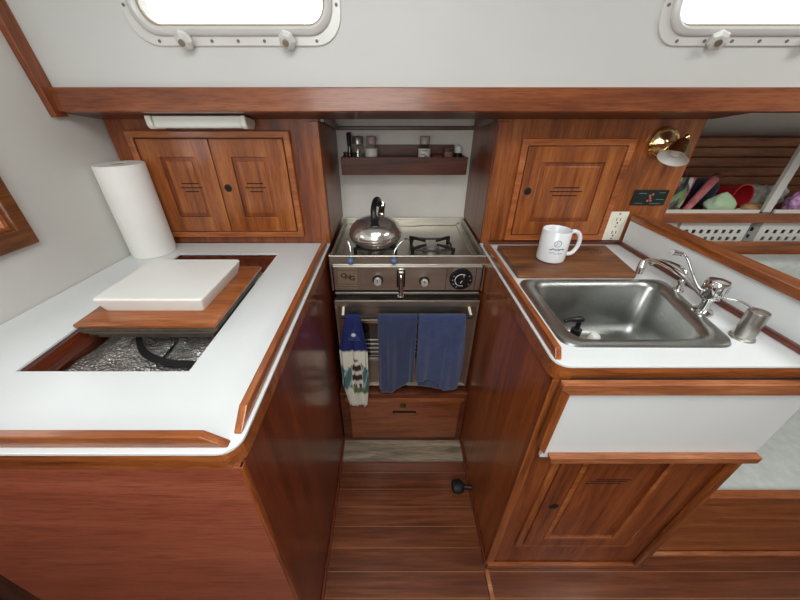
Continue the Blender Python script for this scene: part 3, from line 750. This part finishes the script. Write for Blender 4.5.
o = cloth('kitchen_towel', la, lb, .69, lambda u: .262+.010*math.sin(u*14), .60, None, PRINT, seed=4, amp=.006, nx=60, colf=lighthouse, nf=2.5)
tag(o, 'white and teal lighthouse towel with a navy buttoned tab on the oven handle', 'towel')
b = BM(); lathe(b, [(.008, 0), (.008, .002), (.005, .004), (0, .004)], n=18, mat=Matrix.Translation((-.137, HY-.0165, .628)) @ Matrix.Rotation(PI/2, 4, 'X')); obj('button', b, plain('pearl_button', (196, 206, 222), .25), o, smooth=40)
b = BM(); loft(b, [[(-.137+s*.022*w_, HY-.0150-.001*math.cos(w_*2), .655-.052*s) for w_ in [k/6-1 for k in range(13)]] for s in [.05+.95*k/8 for k in range(9)]], False)
ob = obj('tab_flap', b, terry('navy_knit', (28, 44, 108)), o, smooth=60); ob.modifiers.new('t', 'SOLIDIFY').thickness = .002

# drawer unit under the stove
t = thing('drawer_unit', 'low dark wooden drawer cabinet under the stove at floor level', 'drawer', (.05, 1.1, 0))
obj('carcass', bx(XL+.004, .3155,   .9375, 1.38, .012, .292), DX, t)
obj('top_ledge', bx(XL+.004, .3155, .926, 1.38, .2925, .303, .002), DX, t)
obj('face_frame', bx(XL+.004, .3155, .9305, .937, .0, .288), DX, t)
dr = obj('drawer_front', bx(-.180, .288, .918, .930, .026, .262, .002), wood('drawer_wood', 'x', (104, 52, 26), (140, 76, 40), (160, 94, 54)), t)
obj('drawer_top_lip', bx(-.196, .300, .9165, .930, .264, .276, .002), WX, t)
b = BM(); lathe(b, [(.013, 0), (.013, .004), (.006, .006), (0, .006)], n=20, mat=Matrix.Translation((.047, .918, .243)) @ Matrix.Rotation(PI/2, 4, 'X')); obj('lock', b, plain('aged_brass', (92, 92, 52), .35, .8), dr, smooth=40)
b = BM(); extr(b, rrect(.002, .104, .192, .208, .007), .9172, .9184, 'y'); obj('finger_slot', b, DARK, dr)
b = BM(); extr(b, rrect(.010, .098, .1905, .1945, .0018), .9155, .9178, 'y'); obj('slot_lip', b, WORN, dr)
# worn sill board, floor edge trims, foot pump
o = obj('sill_board', bx(-.2155, .3095, .815, .916, .0005, .010, .001), plain('worn_sill', (168, 156, 132), .4, .3, var=.45, nscale=14)); tag(o, 'scuffed grey-tan sill board on the floor before the drawer', 'board')
o.data.materials[0] = GREYW
for n_, x0, x1, ya, yb in (('baseboard_left', -.2218, -.2135, .29, .898), ('baseboard_right', .310, .3178, .452, .898)):
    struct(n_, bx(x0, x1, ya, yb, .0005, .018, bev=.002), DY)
t = thing('foot_pump', 'black foot pump pedal low on the right side of the aisle floor', 'pedal', (.29, .70, .001))
b = BM(); loft(b, [[(x, .70+d*math.cos(a), .024+d*.7*math.sin(a)) for a in [2*PI*k/14 for k in range(14)]] for x, d in ((.240, .014), (.244, .025), (.266, .029), (.282, .022), (.288, .012))], True, True, True)
for v in b.verts: v.co.z = max(v.co.z, .0015)
obj('pedal', b, RUBBER, t, smooth=50)
b = BM(); tube(b, [(.286, .70, .022), (.3172, .695, .026)], .009, 10); obj('arm', b, IRON, t, smooth=50)

# ------------------------------------------------------------------ right side: sink cabinet
XR = .318
t = thing('sink_cabinet', 'wooden base cabinet under the sink with a vented door', 'cabinet', (.57, .75, 0))
obj('side_panel', box(box(BM(), XR, XR+.016, .470, 1.066, 0, .868), XR, XR+.016, 1.0665, 1.385, 0, .905), wood('sink_cabinet_side', 'z', (122, 58, 27), (160, 84, 38), (182, 104, 52), k=.6), t)
b = BM(); plate(b, [(XR, 0), (.819, 0), (.819, .868), (XR, .868)], [[(.40, .165), (.725, .165), (.725, .84), (.40, .84)]], .4555, .4695, 'y'); obj('face_frame', b, DZ, t, bevel=.001)
obj('corner_post', bx(XR-.003, XR+.020, .4515, .4550, .022, .8675, .0015), WZ, t)
obj('far_side', bx(.803, .819, .470, 1.066, 0, .868), DZ, t)
obj('toe_moulding', bx(XR, .807, .4425, .4552, .0005, .022, .003), WX, t)
b = BM(); plate(b, [(.385, .150), (.740, .150), (.740, .86), (.385, .86)], [[(.403, .168), (.722, .168), (.722, .842), (.403, .842)]], .446, .4553, 'y'); obj('door_frame', b, WZ, t, bevel=.003)
door(t, .404, .721, .169, .841, .4365, .403, [(.490, .580, .510), (.498, .592, .519), (.512, .600, .526)], y=.4553, depth=.012, stile=.062, mat=DZ, ring=True, hole_r=.011)
for z in (.215, .70):
    b = BM(); tube(b, [(.7225, .4450, z), (.7225, .4450, z+.045)], .0028, 8); obj('hinge', b, BRASS, t, smooth=50)
obj('end_post', bx(.808, .832, .4420, .4550, 0.0, .84, .003), WZ, t, smooth=40)

# worktop with the sink cut out
so = [(.346, .500), (.698, .498), (.752, .786), (.346, .786)]     # rim
si = [(.382, .527), (.667, .527), (.718, .764), (.382, .764)]     # bowl mouth
def inset(q, d):
    return [(q[0][0]+d, q[0][1]+d), (q[1][0]-d, q[1][1]+d), (q[2][0]-d, q[2][1]-d), (q[3][0]+d, q[3][1]-d)]
def rside(z0, z1, g=0):
    b = BM(); p = rounded_corner_poly(XR-.009-g, .862, .446-g, 1.066, .03, 'fl')
    return plate(b, p, [rquad(inset(so, .014), .03)], z0, z1)
ct = obj('worktop', rside(.9045, .91), LAM, None, bevel=.001); tag(ct, 'white laminate worktop holding the steel sink and the cutting board', 'worktop')
b = BM(); p = rounded_corner_poly(XR-.008, .862, .4475, 1.066, .028, 'fl'); plate(b, p, [[(XR+.02, .475), (.80, .475), (.80, 1.05), (XR+.02, 1.05)]], .869, .904); obj('edge_band', b, WX, ct, bevel=.001)
b = BM(); box(b, .3125, .3255, .462, 1.035, .911, .932)
for v in b.verts:
    if v.co.y < .5 and v.co.z > .92: v.co.y += .012
obj('fiddle_rail', b, WY, ct, bevel=.002)
b = BM(); box(b, .33, .790, 1.050, 1.0655, .911, .921); obj('rear_cleat', b, DX, ct)
# backsplash wall with a wooden cap
def bs(y): return .797+(1.048-y)*.020
b = BM(); loft(b, [[(bs(y), y, .9105), (bs(y)+.040, y, .9105), (bs(y)+.040, y, .995), (bs(y), y, .995)] for y in (-.2, 1.05)], True, True, True)
for v in b.verts: v.co.y = max(v.co.y, .40) if v.co.y < 0 else v.co.y
sb = obj('splash_wall', b, LAM); tag(sb, 'low white splash wall with a wooden cap behind the faucets', 'splashback')
b = BM(); loft(b, [[(bs(y)-.002, y, .9955), (bs(y)+.046, y, .9955), (bs(y)+.046, y, 1.017), (bs(y)-.002, y, 1.017)] for y in (.40, 1.052)], True, True, True); obj('wooden_cap', b, WY, sb, bevel=.003)
b = BM(); loft(b, [[(bs(y)-.012, y, .911), (bs(y)-.0005, y, .911), (bs(y)-.0005, y, .923), (bs(y)-.012, y, .923)] for y in (.40, 1.049)], True, True, True); obj('foot_strip', b, DY, sb, bevel=.002)

# sink
t = thing('sink', 'stainless single-bowl sink set into the right worktop', 'sink', (.54, .64, .76))
def lp(q, r, z): return [(x, y, z) for x, y in rquad(q, r)]
b = BM()
loft(b, [lp(so, .035, .9103), lp(inset(so, .002), .035, .915), lp(inset(so, .008), .034, .9165), lp(inset(si, -.008), .040, .9155), lp(inset(si, -.002), .042, .911), lp(inset(si, .004), .045, .90),
         lp(inset(si, .014), .05, .80), lp(inset(si, .022), .05, .775), lp(inset(si, .040), .05, .763), lp(inset(si, .09), .03, .760)], True, False, True)
o = obj('basin', b, SINKM, t, smooth=45)
b = BM(); lathe(b, [(.038, .7605), (.036, .7625), (.020, .7615), (.018, .7605)], .54, .65, 28); dd = obj('drain', b, CHROME, t, smooth=40)
b = BM(); cyl(b, (.54, .65, .7612), (.54, .65, .7618), .017, n=20); obj('drain_hole', b, DARK, dd)
# things in the bowl
t = thing('soap_pump', 'soap bottle with a black pump standing in the front left of the sink', 'soap bottle', (.425, .605, .7635))
b = BM(); lathe(b, [(.012, .7640), (.014, .768), (.014, .835), (.011, .852), (.009, .858)], .438, .61, 20); obj('bottle', b, plain('pale_bottle', (206, 206, 196), .25, coat=.4), t, smooth=45)
b = BM(); lathe(b, [(.012, .8585), (.012, .874), (.006, .877), (.005, .897)], .438, .61, 16); tube(b, [(.445, .612, .900), (.436, .61, .902), (.412, .608, .903), (.400, .606, .899)], [.006, .008, .005, .004], 10); obj('pump', b, BLACK, t, smooth=45)
t = thing('small_bottle', 'small white-capped bottle in the sink beside the black soap pump', 'bottle', (.485, .60, .7635))
b = BM(); lathe(b, [(.015, .764), (.017, .768), (.017, .828), (.012, .836)], .485, .607, 20); obj('bottle', b, plain('pale_green_bottle', (190, 200, 188), .3), t, smooth=45)
b = BM(); lathe(b, [(.0125, .8365), (.013, .840), (.0125, .856), (.009, .860), (0, .8605)], .485, .607, 20); obj('cap', b, PLASTIC, t, smooth=45)

# faucets along the right edge of the sink
z0 = .9165
FX, FY = .722, .622
t = thing('faucet', 'chrome galley faucet with a long swivel spout and a lever, middle of the three taps', 'faucet', (FX, FY, .9105))
FXb = FX
b = BM(); lathe(b, [(.021, .9168), (.020, .921), (.011, .924), (.010, .946), (.012, .952)], FXb, FY, 24); obj('base', b, CHROME, t, smooth=45)
b = BM(); lathe(b, [(.013, .9525), (.020, .956), (.0215, .960), (.0215, .992), (.019, .997), (.009, 1.0), (0, 1.0005)], FXb, FY, 28)
for k in range(14):
    a = 2*PI*k/14; tube(b, [(FXb+.0215*math.cos(a), FY+.0215*math.sin(a), .962), (FXb+.0215*math.cos(a), FY+.0215*math.sin(a), .990)], .0012, 5)
obj('tap_head', b, CHROME, t, smooth=45)
b = BM(); tube(b, smooth_path([(FXb-.008, FY-.004, .948), (.712, .655, .960), (.708, .705, .972), (.703, .760, .975), (.698, .795, .968), (.692, .803, .955), (.688, .800, .942)]), .0055, 10); sp = obj('spout', b, CHROME, t, smooth=50)
b = BM(); cyl(b, (.688, .800, .944), (.686, .797, .926), .010, .0085, n=16); cyl(b, (.692, .806, .962), (.690, .802, .943), .008, .010, n=16); obj('nozzle', b, CHROME, sp, smooth=45)
b = BM(); tube(b, smooth_path([(FXb-.021, FY, .972), (.690, .632, .978), (.682, .655, 1.005), (.672, .672, 1.030), (.662, .678, 1.037)]), .0028, 8); tube(b, [(.664, .677, 1.036), (.640, .680, 1.040)], [.0045, .0065], 10); obj('lever', b, CHROME, t, smooth=50)
GX, GY = .742, .722
t = thing('faucet', 'slim chrome gooseneck water tap nearest the cutting board', 'faucet', (GX, GY, .9105))
b = BM(); lathe(b, [(.013, .9168), (.012, .920), (.006, .923), (.0055, .935), (.008, .938), (.008, .944), (.005, .948)], GX, GY, 20); obj('base', b, CHROME, t, smooth=45)
b = BM(); tube(b, smooth_path([(GX, GY, .947), (GX, GY, .962), (GX-.004, GY+.012, .972), (GX-.008, GY+.040, .973), (GX-.014, GY+.068, .968), (GX-.020, GY+.085, .955), (GX-.021, GY+.088, .945)]), .004, 10); obj('spout', b, CHROME, t, smooth=50)
b = BM(); tube(b, [(GX-.012, GY-.004, .941), (GX+.012, GY+.004, .941)], .003, 8); obj('tap_handle', b, CHROME, t, smooth=50)
HX_, HY_ = .736, .533
t = thing('hand_pump', 'brushed metal hand pump with a thin arm, nearest tap to the viewer', 'pump', (HX_, HY_, .9105))
b = BM(); lathe(b, [(.022, .9103), (.021, .9135), (.0175, .915), (.0175, .971), (.0165, .975), (.004, .977), (0, .9775)], HX_, HY_, 28); obj('pump_body', b, PEWTER, t, smooth=45)
b = BM(); tube(b, smooth_path([(HX_-.010, HY_+.008, .979), (.722, .562, .980), (.708, .580, .977), (.698, .592, .972)]), .0026, 8); obj('pump_arm', b, CHROME, t, smooth=50)

# cutting board and mug
b = BM(); q = [(.352, .797), (.684, .797), (.712, 1.006), (.352, 1.006)]
extr(b, rquad(q, .006, 3), .9105, .926, 'z')
m = BOARD
o = obj('cutting_board', b, m, bevel=.002); tag(o, 'worn brown wooden cutting board between the sink and the wall cabinet', 'cutting board')
b = BM(); n = 40
for k in range(4):
    r = .008+.008*k; tube(b, [(.628+r*1.25*math.cos(2*PI*i/n)+.003*math.sin(3*i), .955+r*.8*math.sin(2*PI*i/n)+.002*math.cos(2*i), .9262) for i in range(n+1)], .0008, 5, False)
obj('knot', b, plain('dark_knot', (84, 46, 26), .6), o)
MX, MY, MZ = .480, .896, .9265
t = thing('mug', 'white ceramic mug with small grey print on the cutting board', 'mug', (MX, MY, MZ))
b = BM(); R_ = .0405; hh = .093
lathe(b, [(0, MZ), (R_*.86, MZ), (R_*.97, MZ+.003), (R_, MZ+.010), (R_, MZ+hh-.002), (R_-.0015, MZ+hh), (R_-.0035, MZ+hh-.002), (R_-.004, MZ+.012), (R_-.010, MZ+.006), (0, MZ+.006)], MX, MY, 48); obj('cup', b, MUGM, t, smooth=45)
ha = math.radians(2)
pts = smooth_path([(R_-.0015, 0, .080), (R_+.010, 0, .086), (R_+.026, 0, .079), (R_+.034, 0, .060), (R_+.033, 0, .038), (R_+.022, 0, .019), (R_+.006, 0, .016), (R_-.0015, 0, .022)])
pts = [(MX+p.x*math.cos(ha), MY+p.x*math.sin(ha), MZ+p.z) for p in pts]
b = BM(); tube(b, pts, .0062, 12); obj('handle', b, MUGM, t, smooth=60)
def on_mug(u, z): a = math.radians(-102)+u/R_; return (MX+(R_+.0004)*math.cos(a), MY+(R_+.0004)*math.sin(a), MZ+z)
b = BM()
tube(b, [on_mug(.009*math.cos(2*PI*i/20), .063+.009*math.sin(2*PI*i/20)) for i in range(21)], .0007, 4, False)
tube(b, [on_mug(-.003, .058), on_mug(-.003, .068), on_mug(.003, .063)], .0006, 4)
rr_ = random.Random(2); u = -.020; wv = []
while u < .022: wv.append(on_mug(u, .045+rr_.choice((-.0026, 0, .003)))); u += .0018
tube(b, wv, .0011, 4)
u = -.017; wv = []
while u < .018: wv.append(on_mug(u, .034+rr_.choice((-.0014, .0014)))); u += .0018
tube(b, wv, .0006, 4)
obj('printed_mark', b, INK, t)

# outlet, switch plate, lamp
t = thing('power_outlet', 'ivory duplex power outlet beside the splash wall corner', 'outlet', (.762, YC-.004, .921))
obj('cover_plate', bx(.731, .793, YC-.006, YC-.0005, .922, 1.022, .002), CREAM, t, smooth=40)
for zc in (.949, .993):
    b = BM(); extr(b, rrect(.744, .780, zc-.015, zc+.015, .010), YC-.0085, YC-.0065, 'y'); soc = obj('socket', b, CREAM, t, bevel=.0008)
    b = BM(); box(b, .7545, .7565, YC-.0090, YC-.0084, zc-.002, zc+.009); box(b, .7675, .7695, YC-.0090, YC-.0084, zc-.001, zc+.008); cyl(b, (.762, YC-.0084, zc-.008), (.762, YC-.0090, zc-.008), .0028, n=12); obj('slots', b, DARK, soc)
for zc in (.9285, 1.0155, .971):
    b = BM(); cyl(b, (.762, YC-.006, zc), (.762, YC-.0075, zc), .0028, n=12); obj('screw', b, STEELD, t)
t = thing('label_plate', 'small black-green notice plate on the panel below the brass lamp', 'plate', (.84, YC, 1.043))
obj('plate', bx(.786, .896, YC-.004, YC-.0005, 1.043, 1.092, .001), GREENB, t)
b = BM()
for x, z in ((.838, 1.074), (.846, 1.078), (.842, 1.066), (.836, 1.058), (.846, 1.058)): box(b, x-.003, x+.003, YC-.0048, YC-.0041, z-.003, z+.003)
obj('emblem', b, REDW, t)
b = BM()
for x0, x1, z in ((.865, .885, 1.083), (.862, .887, 1.062), (.845, .880, 1.049), (.800, .825, 1.081), (.797, .822, 1.050)): box(b, x0, x1, YC-.0046, YC-.0041, z-.0007, z+.0007)
obj('small_print', b, plain('pale_print', (120, 140, 132), .5), t)

LX, LZ = .811, 1.228
t = thing('wall_lamp', 'polished brass swivel reading lamp on the wooden panel', 'lamp', (LX, YC, LZ-.045))
M = Matrix.Translation((LX, YC-.0006, LZ)) @ Matrix.Rotation(PI/2, 4, 'X')
b = BM(); lathe(b, [(.0445, 0), (.0445, .004), (.042, .009), (.036, .011), (.033, .008), (.028, .010), (.018, .016), (.010, .022), (0, .024)], n=44, mat=M); obj('base', b, BRASS, t, smooth=40)
b = BM(); tube(b, smooth_path([(LX, YC-.022, LZ), (LX+.008, YC-.042, LZ+.004), (LX+.012, YC-.062, LZ+.006)]), .006, 10); obj('arm', b, BRASS, t, smooth=50)
ax = Vector((-.50, -.34, -.80)).normalized(); top = Vector((.822, 1.000, 1.243))
M = Matrix.Translation(top) @ ax.to_track_quat('Z', 'Y').to_matrix().to_4x4()
b = BM(); lathe(b, [(0, -.014), (.006, -.013), (.0075, -.007), (.004, -.001), (.010, .001), (.017, .006), (.021, .014), (.024, .026), (.031, .042), (.038, .056), (.040, .058), (.0385, .0585)], n=40, mat=M, cap=False)
sh = obj('shade', b, BRASS, t, smooth=45)
b = BM(); lathe(b, [(.0383, .0582), (.0365, .055), (.029, .042), (.022, .028), (.018, .016), (0, .014)], n=40, mat=M, cap=False); obj('white_lining', b, PLASTIC, sh, smooth=45)
b = BM(); lathe(b, [(.008, .016), (.008, .024), (.014, .034), (.0145, .042), (.010, .050), (0, .053)], n=24, mat=M); obj('bulb', b, plain('frosted_bulb', (216, 214, 206), .2, coat=.5), sh, smooth=60)

# drop-down worktop flap
t = thing('worktop_flap', 'white drop-down worktop leaf with worn wooden edging hanging under the sink', 'flap', (.575, .434, .635))
obj('leaf', bx(.334, .812, .430, .4390, .648, .869, .001), LAM, t)
b = BM()
L0, L1 = .634, .874
extr(b, [(.320, .868), (.320, .884), (.812, .884), (.812, .856), (.340, .856)], .4225, .4375, 'y')
obj('top_edging', b, WORN, t, bevel=.002)
b = BM(); extr(b, [(.320, .8675), (.3395, .8555), (.3365, .668), (.320, .690)], .4235, .4372, 'y'); obj('side_edging', b, WZ, t, bevel=.001)
b = BM(); extr(b, [(.352, .648), (.812, .648), (.812, .668), (.346, .668)], .414, .4295, 'y')
obj('bottom_fiddle', b, WORN, t, bevel=.002)
b = BM(); tube(b, [(.34, .4397, .8855), (.812, .4397, .8855)], .0014, 8); obj('piano_hinge', b, IRON, t, smooth=50)
# small strip on the floor by the cabinet corner
o = obj('floor_strip', bx(.3085, .322, .05, .437, .0005, .008, .001), WORN); tag(o, 'thin pale wooden strip on the floor running out from the sink cabinet corner', 'strip')

# ------------------------------------------------------------------ right rear: settee, shelf and its clutter
t = thing('settee', 'wooden settee base with a long grey seat cushion beyond the sink cabinet', 'settee', (1.55, .85, 0))
obj('front_board', bx(.834, 2.28, .486, .505, .0, .352), WX, t)
obj('front_rail', bx(.834, 2.28, .482, .507, .3525, .368, .003), WX, t)
obj('toe_rail', bx(.834, 2.28, .472, .4855, .0005, .020, .003), WORN, t)
b = BM(); box(b, .838, 2.27, .512, 1.18, .290, .356, .016, 4); obj('seat_cushion', b, GREYC, t, smooth=60)
b = BM(); box(b, .925, 2.27, 1.09, 1.188, .36, .822, .022, 4); obj('back_cushion', b, GREYC, t, smooth=60)
SH = .944
t = thing('hull_shelf', 'long wooden two-level shelf against the slatted hull side', 'shelf', (1.6, 1.4, .82))
obj('rail', bx(.925, 2.28, 1.238, 1.252, .926, .962, .002), WX, t)
obj('upper_board', bx(.925, 2.28, 1.2525, 1.59, .930, .942), DX, t)
obj('lower_board', bx(.925, 2.28, 1.20, 1.59, .812, .824), DX, t)
obj('lower_rail', bx(.925, 2.28, 1.190, 1.1995, .812, .866, .002), WX, t)
obj('track', bx(.93, 1.445, 1.2525, 1.262, .9425, .9735, .001), LAM2, t)
obj('track', bx(1.505, 2.28, 1.2525, 1.262, .9425, .9735, .001), LAM2, t)
o = obj('post', bx(1.462, 1.494, 1.256, 1.272, .9625, 1.26, .002), plain('grey_painted_post', (214, 212, 206), .5)); tag(o, 'grey upright post rising from the hull shelf to the deck', 'post')
def basket(label, x0, x1, y0, y1):
    z0, z1 = .8265, .918
    t = thing('basket', label, 'basket', ((x0+x1)/2, (y0+y1)/2, z0), 'white slotted baskets on the lower shelf')
    nx = max(3, int((x1-x0)/.034)); hs = []
    for i in range(nx):
        xc = x0+.018+(x1-x0-.036)*(i+.5)/nx
        for zc in (z0+.026, z0+.056): hs.append([(xc-.0075, zc-.008), (xc+.0075, zc-.008), (xc+.0075, zc+.008), (xc-.0075, zc+.008)])
    for yy in (y0, y1-.004):
        b = BM(); plate(b, [(x0, z0), (x1, z0), (x1, z1), (x0, z1)], hs, yy, yy+.003, 'y'); obj('slotted_wall', b, PLASTIC, t)
    for xx in (x0, x1-.003):
        b = BM(); hs2 = [[(yc-.0075, zc-.008), (yc+.0075, zc-.008), (yc+.0075, zc+.008), (yc-.0075, zc+.008)] for yc in [y0+.03+k*(y1-y0-.06)/4 for k in range(5)] for zc in (z0+.026, z0+.056)]
        plate(b, [(y0+.0035, z0), (y1-.0045, z0), (y1-.0045, z1), (y0+.0035, z1)], hs2, xx, xx+.003, 'x'); obj('slotted_wall', b, PLASTIC, t)
    obj('bottom', bx(x0+.0035, x1-.0035, y0+.0035, y1-.0045, z0, z0+.003), PLASTIC, t)
    b = BM(); plate(b, [(x0-.003, y0-.003), (x1+.003, y0-.003), (x1+.003, y1+.002), (x0-.003, y1+.002)], [[(x0+.004, y0+.004), (x1-.004, y0+.004), (x1-.004, y1-.005), (x0+.004, y1-.005)]], z1+.0002, z1+.005, 'z'); obj('rim', b, PLASTIC, t)
basket('white slotted basket nearest the wall cabinet, half hidden by the splash wall', .96, 1.155, 1.262, 1.52)
basket('white slotted basket in the middle, right under the red cup', 1.170, 1.452, 1.262, 1.52)
basket('white slotted basket at the right edge, past the dark gap', 1.500, 1.80, 1.262, 1.52)
o = obj('canister', (lambda b: (cyl(b, (1.476, 1.30, .8245), (1.476, 1.30, .905), .015, n=20), b)[1])(BM()), plain('charcoal_plastic', (52, 52, 54), .4), smooth=40); tag(o, 'narrow charcoal canister standing between the two right-hand baskets', 'canister')

def blob(x0, x1, y0, y1, z0, z1, seed=0, amp=.12, sub=4, pinch=None, rot=0):
    b = BM(); bmesh.ops.create_icosphere(b, subdivisions=sub, radius=1)
    r = random.Random(seed); k = [(Vector((r.uniform(-1, 1), r.uniform(-1, 1), r.uniform(-1, 1))).normalized(), r.uniform(2.5, 7), r.uniform(0, 6)) for _ in range(9)]
    for v in b.verts:
        d = v.co.copy(); s = 1+amp*sum(abs(math.sin(q.dot(d)*f+p))-.5 for q, f, p in k)/3
        e = Vector([math.copysign(abs(c)**.75, c) for c in d])
        v.co = e*s
        if pinch: v.co.x *= 1-pinch*max(0, v.co.z); v.co.y *= 1-pinch*max(0, v.co.z)
    R = Matrix.Rotation(rot, 4, 'Y'); b.transform(R)
    mn = [min(v.co[i] for v in b.verts) for i in range(3)]; mx = [max(v.co[i] for v in b.verts) for i in range(3)]
    T = ((x0, x1), (y0, y1), (z0, z1))
    for v in b.verts:
        v.co = Vector([T[i][0]+(v.co[i]-mn[i])/(mx[i]-mn[i])*(T[i][1]-T[i][0]) for i in range(3)])
    return b
def stuff(name, b, mat, label, cat, smooth=70): return tag(obj(name, b, mat, smooth=smooth), label, cat)
# colourful printed packet leaning at the panel end
b = BM(); rows = []; uvr = []
for j in range(25):
    s = j/24; l = []; ul = []
    for i in range(17):
        u = i/16; th = .014*math.sin(PI*u)*math.sin(PI*min(1, s*1.02))
        l.append((.985+.060*u+.050*s, 1.29-th+.045*s, .9440+.135*s)); ul.append((u, s))
    rows.append(l); uvr.append(ul)
g = loft(b, rows, False); rr_ = random.Random(5)
pal = [srgb(200, 205, 190), srgb(110, 140, 84), srgb(190, 110, 136), srgb(40, 34, 50), srgb(90, 70, 130), srgb(226, 222, 214), srgb(70, 60, 52)]
cells = [(rr_.random(), rr_.random(), rr_.choice(pal)) for _ in range(34)]
for v in b.verts: v.co.x += .115
o = obj('snack_packet', b, PRINT2, smooth=60, fix=False); paint(o, [min(cells, key=lambda c: (c[0]-u)**2+(c[1]-v)**2)[2] for ul in uvr for u, v in ul]); o.modifiers.new('t', 'SOLIDIFY').thickness = .006
tag(o, 'colourful flower-patterned packet leaning at the left end of the hull shelf', 'packet')
stuff('folded_cloth', blob(1.16, 1.31, 1.475, 1.56, SH, 1.13, 3, .25, 4, .25), terry('wine_cloth', (104, 26, 38)), 'wine red cloth bundle at the back of the hull shelf', 'cloth')
t = thing('pink_tube', 'pink wrapped tube lying slanted across the packets on the shelf', 'tube', (1.25, 1.32, .946))
b = BM(); tube(b, [(1.170, 1.277, .962), (1.290, 1.345, 1.070)], [.012, .017], 16); obj('wrapper', b, plain('pink_wrap', (190, 110, 112), .35, var=.35, nscale=30), t, smooth=50)
b = BM(); tube(b, [(1.2905, 1.3452, 1.0705), (1.305, 1.352, 1.083)], [.016, .014], 16); obj('end_twist', b, plain('maroon_twist', (98, 48, 40), .5), t, smooth=50)
stuff('pouch', blob(1.225, 1.272, 1.33, 1.36, SH, 1.005, 5, .15, 3, .5), BLACK, 'small black pouch under the pink tube', 'pouch')
stuff('green_bag', blob(1.265, 1.385, 1.272, 1.335, SH, 1.030, 12, .14, 4, .62), plain('pale_green_plastic', (186, 214, 176), .45, var=.08, bmp=.4, bscale=20), 'pale green soft bag in front of the navy bag', 'bag')
stuff('navy_bag', blob(1.285, 1.375, 1.365, 1.46, SH, 1.062, 7, .14, 4), terry('navy_cloth', (22, 32, 52)), 'dark navy bag between the wine cloth and the red cup', 'bag')
t = thing('red_cup', 'red plastic cup lying on its side with its mouth facing out', 'cup', (1.44, 1.36, .952))
M = Matrix.Translation((1.427, 1.345, 1.004)) @ (Vector((.12, -.95, .10)).normalized().to_track_quat('Z', 'Y').to_matrix().to_4x4())
REDP = plain('red_plastic', (166, 28, 34), .35, coat=.3)
b = BM(); lathe(b, [(0, -.115), (.030, -.115), (.034, -.112), (.0465, .010), (.0455, .010), (.033, -.108), (0, -.109)], n=36, mat=M); obj('cup_body', b, REDP, t, smooth=45)
b = BM(); lathe(b, [(.0460, .0102), (.0490, .011), (.0490, .0145), (.0450, .0145), (.0450, .0102), (.0460, .0102)], n=36, mat=M, cap=False); obj('rim', b, plain('bright_red_rim', (196, 50, 56), .3), t, smooth=45)
t = thing('tape_roll', 'small white roll sitting just below the red cup', 'roll', (1.395, 1.275, SH))
b = BM(); loft(b, [[(1.392+r*math.cos(a), y, .9575+r*math.sin(a)) for a in [2*PI*k/20 for k in range(20)]] for r, y in ((.0045, 1.266), (.012, 1.266), (.0133, 1.268), (.0133, 1.287), (.012, 1.289), (.0045, 1.289), (.0045, 1.266))], True); obj('roll', b, PLASTIC, t, smooth=45)
stuff('bread_bag', blob(1.425, 1.53, 1.285, 1.34, SH, .984, 21, .12, 4), plain('tan_bread', (190, 146, 100), .6, var=.3, nscale=18), 'tan bread roll bag lying in front of the clear bags', 'bread')
stuff('plastic_bag', blob(1.475, 1.60, 1.37, 1.46, SH, 1.040, 31, .3, 4), plain('crinkled_grey_plastic', (160, 158, 150), .25, var=.35, nscale=40, bmp=.8, bscale=35), 'crumpled grey plastic bag behind the bread', 'bag')
stuff('plastic_bag', blob(1.605, 1.70, 1.38, 1.47, SH, 1.035, 44, .3, 4), plain('crinkled_clear_plastic', (190, 192, 186), .2, var=.4, nscale=40, bmp=.8, bscale=35), 'crumpled pale plastic bag farther right, behind the grey post', 'bag')
stuff('purple_packet', blob(1.600, 1.69, 1.285, 1.34, SH, 1.035, 51, .2, 4, .4), plain('purple_white_print', (176, 130, 172), .4, var=.9, nscale=60), 'purple and white packet to the right of the grey post', 'packet')
